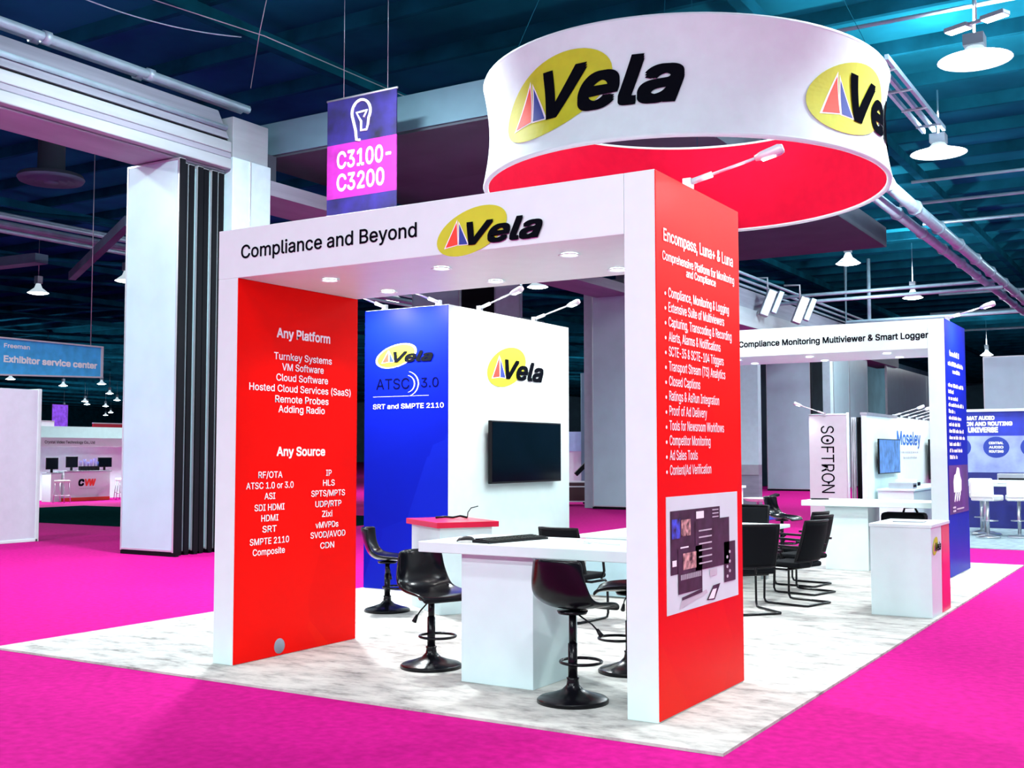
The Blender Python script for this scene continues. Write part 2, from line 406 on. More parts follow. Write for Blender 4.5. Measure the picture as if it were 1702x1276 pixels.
high_bay(-20, 32.8, 8.5, 'high bay lamp seen under the arch ceiling, right of the closet lamps', LAMP_W*1.6)
high_bay(-27.5, 33, 8.5, 'high bay lamp seen under the arch ceiling, above the blue closet panel', LAMP_W*1.6)
high_bay(-24, 2, 8.5, 'round high bay lamp beyond the white partition, left of the picture', LAMP_W*1.0)
farl = thing('high_bay_lamp', 'small distant high bay lamp in the dark left part of the hall', 'ceiling lamp', (-89.8,56.8,8.5), 0, 'distant lamps at left')
lamp_geo(farl, True)
fl = bpy.data.lights.new('lamp_light', 'POINT'); fl.energy = 700; fl.color = (.72,.88,1); fl.shadow_soft_size = .4
fo = bpy.data.objects.new('lamp_light', fl); COL.objects.link(fo); fo.parent = farl; fo.location = (0,0,-.5)
for x, y in ((-82.1,55),(-94.5,65.9),(-88.8,66),(-102.9,78.3),(-115.4,89.5),(-121.7,89.5),(-132,101),(-164.3,126.8),(-140,100),(-152,118),(-129,95.5),(-71,47),(-63,55),(-75,64)):
    dup(farl, (x,y,8.5), 0)
ml = dup(farl, (-45,60.5,8.5), 0, 'small distant high bay lamp seen between closet and far wall panel', 'distant lamps at middle')
for x, y in ((-38,75),(-50,95),(-44,88),(-60,118)): dup(ml, (x,y,8.5), 0)
# fluorescent twin luminaire at top right
t = thing('strip_lamp', 'two-section strip lamp at the top right corner, above the glowing lamps', 'ceiling lamp', (.16,12.0,8.5), math.radians(-24))
for s in (-1, 1):
    b = MB(); b.box(s*.12, -.1, 0, s*.52, .1, .07, grey_metal); b.build('housing', t, bevel=.01)
    b = MB(); b.box(s*.14, -.085, -.012, s*.50, .085, 0, lens_mat); b.build('tube_lens', t)
b = MB(); b.box(-.13,-.03,.02,.13,.03,.06, grey_metal); b.tube([(0,0,.05),(0,0,2)], .012, grey_metal, 6); b.build('hanger', t)

# ------------------------------------------------------------ pipes, trays, wires overhead
def pipe(pts, r, label, cat='pipe', name='ceiling_pipe', group=None, mt=pipe_mat, clamps=0):
    b = MB(); b.tube(pts, r, mt, 8)
    if clamps:
        a = Vector(pts[0]); c = Vector(pts[-1]); d = (c-a).normalized()
        n = int((c-a).length/clamps)
        for k in range(1, n):
            p = a+d*k*clamps; b.tube([p-d*.06, p+d*.06], r*1.35, mt, 8)
    return tag(b.build(name), label, cat, group)
pipe([(-3.10,14,8),(-3.10,60,8)], .15, 'thick pale pipe crossing down to the right, upper of the pair', clamps=3)
pipe([(-3.55,14,7.9),(-3.55,60,7.9)], .13, 'thick pale pipe crossing down to the right, lower of the pair', clamps=3)
t = thing('cable_tray', 'white ladder cable tray right of the round hanging banner', 'cable tray', (-1.95,14.2,9))
for sx in (-.22, 0, .22):
    b = MB(); b.bar((sx,0,0),(sx,5.4,0), .07, .1, pipe_mat); b.build('rail', t)
for k in range(4):
    b = MB(); b.bar((-.26,.6+k*1.4,-.05),(.26,.6+k*1.4,-.05), .05, .05, grey_metal); b.build('rung', t)
pipe([(-13,37.6,8),(-3,37.3,8)], .07, 'thin conduit pair high behind the far arch, upper one', 'conduit')
pipe([(-13,37.3,7.7),(-3,37,7.7)], .07, 'thin conduit pair high behind the far arch, lower one', 'conduit')
pipe([(-11.5,47.8,11),(-11.5,47.8,8),(6,47,8)], .09, 'conduit that drops then turns right just above the far arch', 'conduit')
pipe([(-10.4,47.8,11),(-10.4,47.8,8.05)], .09, 'vertical conduit right of the bent one above the far arch', 'conduit')
pipe([(-13.2,36,10.8),(-13.2,36,8.2)], .06, 'left vertical conduit by the stage lights', 'conduit')
pipe([(-12.8,36,10.8),(-12.8,36,8.2)], .06, 'right vertical conduit by the stage lights', 'conduit')
for k, (y, x0, x1) in enumerate(((14,-4,8),(27,-4,14),(30,-5,14),(33.5,-5,16),(52,-8,20),(60,-10,22),(70,-12,25))):
    pipe([(x0,y,9.6),(x1,y,9.5)], .04+.012*k/2, 'slim blue conduit under the teal roof at right, %s from the camera' % ['nearest','second','third','fourth','fifth','sixth','farthest'][k], 'conduit', mt=pipe_mat)
pipe([(1.2,16,10.8),(1.6,40,10.4)], .05, 'slim conduit running away at the right edge of the roof', 'conduit')
for k, (x, z, r) in enumerate(((-23.9,8,.07),(-24.3,7.7,.06),(-24.9,8,.10),(-26.6,8.7,.06),(-29,9,.06))):
    pipe([(x,4,z),(x,40,z)], r, 'dark left hall pipe running away, %s' % ['brightest of the bunch','just under the brightest','beside the brightest','highest one','leftmost one'][k], group=None)
for k in range(9):
    pipe([(-34-6*k, 12+5*k, 9.9-.25*(k%2)),(-14-3*k, 46+10*k, 9.9-.25*(k%2))], .09, 'roof truss chord crossing the dark left hall', 'truss chord', 'truss_chord', 'truss chords in the left hall', darksteel)
b = MB(); b.bar((-19.2,11.6,7.4),(-27.7,16.4,7.4), .22, .25, bulk_mat); tag(b.build('diagonal_brace'), 'grey diagonal brace left of the folded wall panels', 'brace')
b = MB(); b.bar((-36,15.5,8),(-28.7,16.0,8), .5, .3, bulk_mat); tag(b.build('air_duct'), 'pale flat air duct at the left edge under the dark roof', 'duct')
b = MB(); b.lathe([(.85,0),(.8,-.08),(.62,-.02),(.6,-.09),(.42,-.03),(.4,-.1),(.2,-.05),(.18,-.12),(.0,-.12)], bulk_mat, n=36); b.lathe([(.85,0),(.8,.1),(.35,.16),(.33,2.5)], bulk_dark, n=24)
tag(b.build('air_diffuser', loc=(-22.8,12,9)), 'round concentric air diffuser on the dark ceiling at upper left', 'vent')
pipe([(-11.9,-8,7.62),(-11.9,7.7,7.62)], .05, 'slim grey rail on the face of the white header beam', 'rail', 'header_rail')
pipe([(-11.96,-8,8.12),(-11.96,8.3,8.12)], .08, 'pale pipe along the top of the white header beam, front one', clamps=2)
pipe([(-12.25,-8,8.2),(-12.25,8.4,8.2)], .09, 'pale pipe along the top of the white header beam, rear one', clamps=2)
pipe([(-12.5,-8,8.36),(-12.5,8.5,8.36)], .05, 'thin dark pipe above the white header beam', mt=darksteel)
for k in range(3): pipe([(-12.1+.25*k,25.6,8.25+.12*k),(-12.1+.25*k,60,8.25+.12*k)], .06, 'pale pipe on top of the far header beam, %s of three' % ['front','middle','rear'][k])
def wire(pts, r, label, mt=grey_metal):
    b = MB(); b.tube(pts, r, mt, 5); return tag(b.build('rigging_wire'), label, 'wire')
def sag(a, b, s, n=14):
    a = Vector(a); b = Vector(b); return [a.lerp(b, k/n)-Vector((0,0,s*4*(k/n)*(1-k/n))) for k in range(n+1)]
wire(sag((-12.24,4.65,9.1),(-11.1,7.25,9.0),.12), .012, 'sagging pale cable at the top left above the header beam', pipe_mat)
wire([(-11.6,5.2,9.2),(-10.72,7.43,9.0),(-10.6,14.4,9.0)], .010, 'thin straight cable passing over the purple hanging banner')
wire([(-10.5,7.6,11.0),(-10.76,7.35,9.06),(-12.2,8.6,8.66)], .008, 'thin cable hanging from the roof above the header beam')
# stage lights on the far header
for k, (x, y, z, lb) in enumerate(((-11.4,36.0,7.6,'left stage light clamped beside the far header beam'),(-10.3,36.6,7.3,'right stage light clamped beside the far header beam'))):
    t = thing('stage_light', lb, 'stage light', (x, y, z), math.radians(30), 'stage lights')
    b = MB(); b.bar((-.2,0,-.5),(.2,0,.5), .35, .35, grey_metal); b.build('housing', t, bevel=.03)
    b = MB(); b.bar((.2,0,-.4),(.55,0,.45), .25, .22, pipe_mat); b.build('lamp_head', t, bevel=.03)
    b = MB(); b.tube([(0,0,.4),(0,0,1.0),(-.6,.1,1.0)], .04, grey_metal, 6); b.build('bracket', t)

# ------------------------------------------------------------ booth carpet
b = MB(); b.box(-6.25, -.46, 0.0, .60, 12.2, .018, bcarpet); tag(b.build('booth_carpet'), 'pale brush-patterned booth carpet under the arches', 'carpet')

# ------------------------------------------------------------ arches
Wd, Dp, Ht, H2, LT = 3.99, 1.55, 3.6, 3.19, .228
Z0 = .018
def downlight(t, x, y):
    b = MB(); b.lathe([(.085,-.012),(.08,-.016),(.06,-.014),(.058,-.002)], white_soft, (x,y,H2), 24)
    o = b.build('downlight', t)
    b = MB(); b.lathe([(.0,-.007),(.058,-.007)], lens_small, (x,y,H2), 20); b.build('lens', o)
    s = spot('downlight_beam', t, (x,y,H2-.03), (x,y,0), 34, 100, .7)
def arch(y, label, front_lines, side_mat, inner_mat):
    t = thing('display_arch', label, 'arch', (0, y, 0))
    b = MB(); b.box(-Wd, 0, Z0, -Wd+LT-.006, Dp, H2, white_lam); b.build('leg', t, bevel=.004)
    b = MB(); b.box(-LT, 0, Z0, -.006, Dp, Ht, white_lam); b.build('leg', t, bevel=.004)
    b = MB(); b.box(-Wd, 0, H2, -LT-.002, Dp, Ht, white_lam); b.build('header', t, bevel=.004)
    g = MB(); g.box(-Wd+LT-.006, .004, Z0+.005, -Wd+LT, Dp-.002, H2-.003, inner_mat)
    gi = g.build('inner_graphic', t)
    g = MB(); g.box(-.006, .006, Z0+.01, 0, Dp-.004, Ht-.004, side_mat)
    gs = g.build('side_graphic', t)
    return t, gi, gs
front, gi, gs = arch(0, 'white front arch with red side panels and a slogan over its opening', None, red_print, red_print)
back, gi2, gs2 = arch(9.67, 'white far arch with a blue end panel and black heading', None, blue_print, blue_print)
for x in (-3.17, -2.03, -.89):
    for y in (.46, 1.25): downlight(front, x, y); downlight(back, x, y)
tag(gi, 'red inner panel listing platforms and sources'); tag(gs, 'red outer panel with bulleted feature list'); tag(gs2, 'blue outer end panel with white text lines')
FA = plane((0,0,0),(1,0,0),(0,0,1),(0,-1,0))
def text_part(parent, *a, **k):
    q = MB(); put_text(q, *a, **k); return q.build('lettering', parent)
b = MB(); put_text(b, FA(.003), 'Compliance and Beyond', -3.73, -1.93, 3.345, .112, black_ink, bold=.012); b.build('lettering', front)
b = MB(); logo(b, FA, -1.745, 3.235, .90); b.build('logo', front)
b = MB(); put_text(b, FA(.003), 'Compliance Monitoring Multiviewer & Smart Logger', -2.98, -.215, 3.335, .092, black_ink, bold=.022); b.build('lettering', back)
# red left panel lettering, on the inner side of the left leg
FI = plane((-Wd+LT,0,0),(0,1,0),(0,0,1),(1,0,0)); f3 = FI(.003)
def line(t, u0, u1, v0, cap, bold=.012): text_part(front, f3, t, u0, u1, v0, cap, white_ink, bold)
line('Any Platform', .46, 1.155, 2.735, .085, .022)
for t_, u0, u1, v in (('Turnkey Systems',.43,1.18,2.545),('VM Software',.53,1.07,2.455),('Cloud Software',.46,1.13,2.362),('Hosted Cloud Services (SaaS)',.14,1.45,2.268),('Remote Probes',.45,1.14,2.175),('Adding Radio',.49,1.09,2.09)):
    line(t_, u0, u1, v, .062)
line('Any Source', .475, 1.10, 1.715, .08, .022)
for t_, u0, u1, v in (('RF/OTA',.26,.55,1.53),('ATSC 1.0 or 3.0',.12,.69,1.44),('ASI',.335,.465,1.35),('SDI HDMI',.22,.58,1.255),('HDMI',.30,.505,1.165),('SRT',.315,.485,1.073),('SMPTE 2110',.17,.64,.973),('Composite',.205,.59,.885),
                      ('IP',1.115,1.19,1.535),('HLS',1.075,1.235,1.445),('SPTS/MPTS',.92,1.38,1.352),('UDP/RTP',.975,1.33,1.257),('Zixi',1.065,1.205,1.167),('vMVPDs',.98,1.29,1.07),('SVOD/AVOD',.915,1.39,.983),('CDN',1.045,1.235,.885)):
    line(t_, u0, u1, v, .055, .01)
b = MB(); b.lathe([(.0,.006),(.06,.006),(.065,0)], header_lilac, n=20); o = b.build('round_sticker', front, (-Wd+LT, .54, .10)); o.rotation_euler = (0, math.pi/2, 0)
# red right panel
FS = plane((0,0,0),(0,1,0),(0,0,1),(1,0,0)); f3 = FS(.003)
line('Encompass, Luna+ & Luna', .12, 1.41, 3.145, .085, .012)
line('Comprehensive Platform for Monitoring', .10, 1.43, 3.015, .062, .006)
line('and Compliance', .50, 1.05, 2.95, .055, .006)
for k, (t_, u1) in enumerate((('Compliance, Monitoring & Logging',1.31),('Extensive Suite of Multiviewers',1.21),('Capturing, Transcoding & Recording',1.36),('Alerts, Alarms & Notifications',1.13),('SCTE-35 & SCTE-104 Triggers',1.19),('Transport Stream (TS) Analytics',1.22),('Closed Captions',.73),('Ratings & AsRun Integration',1.09),('Proof of Ad Delivery',.85),('Tools for Newsroom Workflows',1.18),('Competitor Monitoring',.91),('Ad Sales Tools',.67),('Content/Ad Verification',.92))):
    v = 2.775-k*.0985
    b = MB(); put_text(b, f3, t_, .19, u1, v, .066, white_ink, .006); poly(b, f3, ellipse_pts(.142, v+.02, .014, .012, 10), white_ink); b.build('lettering', front)
# poster with device pictures
scr = mat('poster_screen', (.035, .016, .04), .5, var=.5, scale=9); scr2 = mat('poster_screen_row', (.20, .16, .24), .5); pic1 = mat('poster_blue_picture', (.03, .06, .5), .5, var=.8, scale=14); pic2 = mat('poster_picture', (.5, .28, .26), .5, var=.9, scale=20); pale = mat('poster_pale', (.55, .55, .60), .5)
b = MB(); b.box(0, .125, .68, .004, 1.435, 1.45, white_ped)
f4 = FS(.006); f5 = FS(.008); f6 = FS(.010)
poly(b, f4, [(.18,.935),(.18,1.355),(1.07,1.355),(1.07,.94)], scr)
poly(b, f5, [(.60,.93),(.60,1.27),(1.25,1.27),(1.25,.93)], scr)
poly(b, f5, [(1.14,.80),(1.14,1.09),(1.37,1.09),(1.37,.80)], scr)
poly(b, f5, [(.30,.80),(.30,1.10),(.72,1.10),(.72,.80)], scr); rect(b, f6, .38,.955,.61,1.065, pic2)
rect(b, f5, .20,1.17,.34,1.30, pic1); rect(b, f5, .36,1.18,.52,1.29, pic2); rect(b, f5, .62,1.285,.76,1.335, white_ink); rect(b, f5, .34,1.10,.48,1.11, white_ink); rect(b, f6, .20,.99,.27,1.03, white_ink)
for k in range(6): rect(b, f6, .66,.97+k*.045,.90,.98+k*.045, pale)
for k in range(3): rect(b, f5, .92,1.28+k*.025,1.04,1.288+k*.025, pale)
for k in range(14): rect(b, f6, .34+k*.026,.89,.355+k*.026,.925, pale)
for k in range(6): poly(b, f6, ellipse_pts(1.20+.05*(k%2), .84+k*.035, .02, .012, 10), pale)
poly(b, f5, [(.36,.755),(.36,.775),(.72,.80),(.72,.775)], scr); poly(b, f4, [(.32,.70),(.35,.75),(.80,.785),(.82,.76)], pale)
poly(b, f5, [(.80,.71),(.92,.80),(1.06,.805),(.95,.70)], scr); poly(b, f6, [(.825,.715),(.91,.775),(.985,.775),(.93,.71)], white_ink); rect(b, f5, .86,.87,1.0,.92, pale)
tag(b.build('poster', front), 'white poster picturing monitors, tablet and phone')
# blue end panel text and purple picture
FB = plane((0,0,0),(0,1,0),(0,0,1),(1,0,0)); f3 = FB(.003)
def greek(par, u0, u1, v, h, mt=white_ink):
    b = MB(); u = u0
    while u < u1-.02:
        w = random.uniform(.10, .26); w = min(w, u1-u)
        k = u
        while k < u+w-.02: rect(b, f3, k, v, k+.026, v+h*random.choice((.7,.7,1)), mt); k += .036
        u += w+.045
    b.build('lettering', par)
greek(back,.30,1.0,3.10,.08); greek(back,.18,1.32,2.96,.065); greek(back,.5,1.05,2.86,.06)
for k, u1 in enumerate((1.35,.55,.85,1.3,.6,1.1,1.05,1.25,1.35,1.0,1.1,.7)): greek(back, .15, u1, 2.66-k*.092, .055)
b = MB(); b.box(0, .05, .88, .004, 1.50, 1.56, purple_print)
f7 = plane((0,0,0),(0,1,0),(0,0,1),(1,0,0))(.008)
poly(b, f7, [(.35,1.18),(.33,1.33),(.40,1.42),(.52,1.44),(.62,1.53),(.78,1.52),(.86,1.40),(.95,1.34),(.93,1.20),(.85,1.17)], white_ink)
for u in (.5,.66,.82): b.tube([(.008,u,1.17),(.008,u-.1,1.05)], .008, white_ink, 5)
for k in range(6): poly(b, f7, ellipse_pts(.3+.07*(k%3), .92+.05*(k//3), .022, .016, 10), white_ink)
rect(b, f7, .55,.93,1.1,.95, pale)
tag(b.build('picture', back), 'violet picture with a white cloud figure')

# arm lamps ---------------------------------------------------------------
lampw = mat('white_lamp_enamel', (.72,.74,.78), .35, .1)
def arm_lamp(base, tip, target, label, group, power=90, size=140):
    base = Vector(base); tip = Vector(tip)
    t = thing('arm_spotlight', label, 'spotlight', base, 0, group); d = tip-base; n = d.normalized()
    b = MB(); b.box(-.03,-.03,-.05,.03,.03,.03, chrome); b.tube([(0,0,0), n*.18], .022, lampw, 10); b.build('clamp', t)
    b = MB(); b.tube([n*.15, d-n*.1], .011, lampw, 8); b.build('arm', t)
    tg = (Vector(target)-tip).normalized()
    side = n.cross(Vector((0,0,1))).normalized()
    b = MB(); b.tube([d-n*.10, d-n*.05, d+n*.07, d+n*.10], [.02,.034,.042,.03], lampw, 12); b.build('head', t)
    nn = tg; b = MB(); c = d+n*.02+tg*.044
    s2 = n; s1 = tg.cross(s2).normalized()
    b.faces([c+s1*.026-s2*.05, c+s1*.026+s2*.05, c-s1*.026+s2*.05, c-s1*.026-s2*.05], [(0,1,2,3)], lens_small); b.build('lens', t)
    spot('spot_beam', t, tuple(d+n*.02+tg*.06), tuple(Vector(target)-base), power, size, 1.0)
arm_lamp((-.05,.68,3.65),(.52,.75,3.80),(.0,.8,2.6), 'silver arm spotlight over the front arch red panel', None, 170, 140)
arm_lamp((-4.97,5.5,3.62),(-4.36,5.42,3.79),(-4.92,5.6,2.3), 'silver arm spotlight on the closet, left one above the logo', None, 130, 150)
arm_lamp((-4.97,6.9,3.62),(-4.32,6.86,3.79),(-4.92,6.9,2.3), 'silver arm spotlight on the closet, right one above the screen', None, 130, 150)
arm_lamp((-5.1,4.76,3.62),(-5.2,4.1,3.74),(-5.2,4.7,2.4), 'silver arm spotlight over the blue panel, right one of the pair', None, 420, 150)
arm_lamp((-5.95,4.76,3.62),(-6.0,4.1,3.74),(-5.95,4.7,2.4), 'silver arm spotlight over the blue panel, left one of the pair', None, 420, 150)
arm_lamp((-.05,10.15,3.65),(.5,10.1,3.79),(0,10.3,2.6), 'silver arm spotlight over the far arch blue end panel', None, 420, 150)

# ------------------------------------------------------------ closet
t = thing('storage_closet', 'tall closet with blue front panel and white side wall carrying a screen', 'closet', (-5.56, 6.25, 0))
b = MB(); b.box(-.66,-1.545,Z0,.65,1.55,3.58, white_lam); b.build('body', t, bevel=.004)
b = MB(); b.box(-.66,-1.555,Z0+.005,.648,-1.545,3.575, blue_print); g = b.build('blue_graphic', t)
FC = plane((0,-1.555,0),(1,0,0),(0,0,1),(0,-1,0)); ox = 5.56
b = MB(); logo(b, FC, -6.01+ox, 2.89, .88, outline=True, vs=.68); b.build('logo', t)
b = MB(); f3 = FC(.003)
text_part(t, f3, 'ATSC', -6.03+ox, -5.50+ox, 2.55, .135, deep_ink, .006); text_part(t, f3, '3.0', -5.32+ox, -5.05+ox, 2.56, .12, deep_ink, .006)
for r in (.11,.16):
    pts = [((-5.56+ox)+math.cos(a)*r*1.2, 2.61+math.sin(a)*r) for a in [math.radians(-75+15*k) for k in range(11)]]
    for p, q in zip(pts, pts[1:]):
        poly(b, f3, [p, q, (q[0]+.018, q[1]), (p[0]+.018, p[1])], pale)
rect(b, f3, -6.08+ox, 2.455, -5.2+ox, 2.46, pale)
b.build('wave_symbol', t); text_part(t, f3, 'SRT and SMPTE 2110', -6.08+ox, -4.97+ox, 2.30, .062, white_ink, .012)
FW = plane((.65,0,0),(0,1,0),(0,0,1),(1,0,0))
b = MB(); logo(b, FW, 5.58-6.25, 2.725, 1.46, vs=.80); b.build('logo', t)
tv = thing('wall_television', 'wide black television mounted on the white closet wall', 'television', (-4.91, 6.45, 1.75))
b = MB(); b.box(0,-.5,-.2,.05,.5,.2, dark_plas); b.build('wall_mount', tv)
b = MB(); b.box(.05,-.92,-.41,.10,.93,.41, dark_plas); b.build('casing', tv, bevel=.008)
b = MB(); b.box(.10,-.895,-.385,.104,.905,.39, screen_mat); b.build('screen', tv)

# ------------------------------------------------------------ hanging round banner
CX, CY, RA, RB, ZB, ZT = -2.26, 5.9, 2.38, 2.59, 4.9, 6.1
hb = thing('hanging_round_banner', 'large white ring banner with red inside hanging over the booth', 'banner', (CX, CY, ZB))
def ring(mb, off, m, n=96, k=10, z0=0, z1=ZT-ZB):
    vs = []; fs = []
    for j in range(k+1):
        z = z0+(z1-z0)*j/k; pin = 1-.03*math.sin(math.pi*j/k)
        for i in range(n):
            a = 2*math.pi*i/n; vs.append(((RA*pin+off)*math.cos(a), (RB*pin+off)*math.sin(a), z))
    for j in range(k):
        for i in range(n): fs.append((j*n+i, j*n+(i+1) % n, (j+1)*n+(i+1) % n, (j+1)*n+i))
    mb.faces(vs, fs, m, True)
b = MB(); ring(b, 0, white_soft); o = b.build('outer_skin', hb)
b = MB(); ring(b, -.06, red_fab); b.build('inner_skin', hb)
for z in (0, ZT-ZB):
    b = MB(); b.tube([((RA-.03)*math.cos(2*math.pi*i/96), (RB-.03)*math.sin(2*math.pi*i/96), z) for i in range(96)], .033, white_soft, 8, closed=True); b.build('rim', hb)
def drumf(d):
    def fn(u, v, e=0):
        a = u/2.47; pin = 1-.03*math.sin(math.pi*max(0, min(1, v/(ZT-ZB))))
        return Vector(((RA*pin+d+e)*math.cos(a), (RB*pin+d+e)*math.sin(a), v))
    return fn
for deg in (-120, -34, 56, 146):
    b = MB(); logo(b, drumf, math.radians(deg)*2.47, .335, 2.36, maxlen=.07, vs=.76, d0=.006, cap=.285); b.build('logo', hb)
for a in (20, 110, 200, 290):
    a = math.radians(a); x, y = (RA-.03)*math.cos(a), (RB-.03)*math.sin(a)
    b = MB(); b.tube([(x,y,ZT-ZB),(x*.6,y*.6,3.3),(x*.6,y*.6,6)], .004, darksteel, 5); b.build('hanging_wire', hb)

# purple aisle banner
ab = thing('aisle_banner', 'purple and magenta hanging aisle banner with booth range numbers', 'banner', (-9.0, 8.0, 5.0))
b = MB(); b.box(-.755,-.01,.0,.745,.01,1.09, banner_navy); b.build('lower_cloth', ab)
b = MB(); b.box(-.755,-.012,1.09,.745,.012,2.03, banner_mag); b.build('magenta_band', ab)
b = MB(); b.box(-.755,-.01,2.03,.745,.01,2.81, banner_navy); b.build('upper_cloth', ab)
FN = plane((0,-.012,0),(1,0,0),(0,0,1),(0,-1,0))
text_part(ab, FN(.004), 'C3100-', -.53, .64, 1.60, .30, white_ink, .018); text_part(ab, FN(.004), 'C3200', -.53, .50, 1.21, .30, white_ink, .018)
b = MB(); cx, cz = .0, 2.47
pts = [(cx+.20*math.cos(math.radians(a)), -.02, cz+.05+.21*math.sin(math.radians(a))) for a in range(-35, 216, 12)]
loop = [(cx+.05, -.02, 2.13)] + [(cx+.13,-.02,2.13)] + [(cx+.15, -.02, 2.27)] + pts + [(cx-.12,-.02,2.22),(cx-.10,-.02,2.05),(cx-.02,-.02,1.99+.05)]
loop = loop[2:]
b.tube(loop, .026, white_ink, 6)
b.tube([(cx+.145,-.02,2.28),(cx+.12,-.02,2.20),(cx+.0,-.02,2.20),(cx+.0,-.02,2.36),(cx-.10,-.02,2.52),(cx+.13,-.02,2.53),(cx+.06,-.02,2.42)], .022, white_ink, 6); b.build('bulb_symbol', ab)
b = MB(); b.tube([(-.77,0,2.82),(.76,0,2.82)], .02, grey_metal, 6); b.build('top_pole', ab)
for x in (-.4, .55):
    b = MB(); b.tube([(x,0,2.82),(x,0,6)], .006, grey_metal, 5); b.build('hanging_wire', ab)

# ------------------------------------------------------------ counters and pedestals
def counter(y0, zt, label):
    t = thing('bar_counter', label, 'counter', (-1.2, y0, 0))
    b = MB(); b.box(-.95, 0, zt-.08, .965, .90, zt, white_lam); b.build('countertop', t, bevel=.006)
    b = MB(); b.box(-.63, .12, Z0, .0, .80, zt-.08, white_ped); b.build('base_block', t, bevel=.004)
    return t
counter(.33, 1.065, 'white bar counter inside the front arch'); counter(9.97, 1.03, 'white bar counter inside the far arch')
# computer mouse, keyboard, cables on the front counter
ZC = 1.065
t = thing('computer_mouse', 'black computer mouse on the front counter beside the keyboard', 'mouse', (-1.80,.47,ZC), .6)
b = MB(); vs = []; fs = []
for j in range(7):
    for i in range(9):
        u = i/8*2-1; v = j/6*2-1; vs.append((u*.075, v*.042*(1-.15*u*u), max(0.002, .045*(1-u*u*.95)**.5*(1-v*v*.9)**.5)))
for j in range(6):
    for i in range(8): fs.append((j*9+i, j*9+i+1, (j+1)*9+i+1, (j+1)*9+i))
b.faces(vs, fs, dark_plas, True); b.build('shell', t); b = MB(); b.tube([(.03,0,.039),(.05,0,.033)], .006, grey_metal, 6); b.build('scroll_wheel', t)
t = thing('keyboard', 'black slim keyboard lying on the front counter', 'keyboard', (-1.56,.73,ZC), math.radians(78))
b = MB(); b.hexa([(-.33,-.09,0),(.33,-.09,0),(.33,.09,0),(-.33,.09,0),(-.33,-.09,.014),(.33,-.09,.014),(.33,.09,.026),(-.33,.09,.026)], dark_plas); b.build('body', t)
b = MB()
for i in range(15):
    for j in range(5): b.box(-.315+i*.042, -.08+j*.032, .012, -.279+i*.042, -.053+j*.032, .022+j*.0026, black_metal)
b.build('keys', t)
def cable(pts, r, label, m=white_soft):
    b = MB(); b.tube(pts, r, m, 6); return tag(b.build('cable'), label, 'cable')
cable([(-1.1+.25*math.sin(k*.7)*.5+.03*k, .85+.1*math.cos(k*.9), ZC+.006) for k in range(12)], .005, 'thin white cable loosely curled on the front counter')
# red topped pedestal, turned
th = math.atan2(.83,.55)
t = thing('display_pedestal', 'small white pedestal with a red top behind the front counter', 'pedestal', (-3.95,3.12,0), th)
b = MB(); b.box(.05,.05,Z0,.66,.93,.94, white_ped); b.build('body', t, bevel=.004)
b = MB(); b.box(0,0,.94,.72,.98,1.0, mat('red_laminate',(.70,.010,.05),.3,var=.05)); b.build('red_top', t, bevel=.004)
P = Vector((-4.2,3.95,1.0))
b = MB(); b.tube([(P.x-.22,P.y-.2,1.012),(P.x-.12,P.y-.15,1.02),(P.x-.06,P.y-.09,1.012),(P.x+.02,P.y-.06,1.03),(P.x+.10,P.y-.03,1.012)], .014, dark_plas, 6)
b.tube([(P.x+.10,P.y-.03,1.012),(P.x+.10,P.y-.02,1.07),(P.x+.13,P.y,1.12),(P.x+.2,P.y+.04,1.14)], .006, dark_plas, 6)
tag(b.build('coiled_cable'), 'dark short cable with an upturned end on the red pedestal top', 'cable')
# white pedestal with red stripe
t = thing('display_pedestal', 'white pedestal with a red stripe and logo near the right carpet edge', 'pedestal', (.245,6.13,0))
b = MB(); b.box(-.315,-.48,Z0,.31,.48,.95, white_ped); b.build('body', t, bevel=.004)
b = MB(); b.box(-.325,-.49,.95,.32,.49,.985, white_lam); b.build('top', t, bevel=.004)
b = MB(); b.hexa([(.31,.02,Z0+.002),(.314,.02,Z0+.002),(.314,.478,Z0+.002),(.31,.478,Z0+.002),(.31,.06,.948),(.314,.06,.948),(.314,.478,.948),(.31,.478,.948)], mat('crimson_vinyl',(.80,.006,.07),.3,var=.03)); b.build('red_stripe', t)
FP = plane((.31,0,0),(0,1,0),(0,0,1),(1,0,0)); b = MB(); logo(b, FP, -.43, .70, .40, vs=1.0); b.build('logo', t)
b = MB(); b.box(-.16,-.09,0,.16,.09,.012, grey_metal); tag(b.build('tablet', loc=(.25,6.08,.985), bevel=.004), 'thin grey tablet lying on the striped white pedestal', 'tablet')
b = MB(); b.box(-.13,-.06,0,.13,.06,.02, dark_plas); o = b.build('remote_control', loc=(-1.98,10.35,1.03), bevel=.006); o.rotation_euler = (0,0,.4); tag(o, 'black flat remote lying on the far counter', 'remote')
t = thing('travel_case', 'black case with a top handle standing under the far counter', 'case', (-.78,10.55,Z0))
b = MB(); b.box(-.32,-.16,.03,.30,.16,.84, black_mesh); b.build('body', t, bevel=.05)
b = MB(); b.tube([(-.02,0,.84),(0,0,.91),(.14,0,.92),(.18,0,.84)], .018, dark_plas, 8); b.build('handle', t)
b = MB()
for x in (-.24,.22): b.tube([(x,-.1,.03),(x,.1,.03)], .03, dark_plas, 10)
b.build('wheels', t)

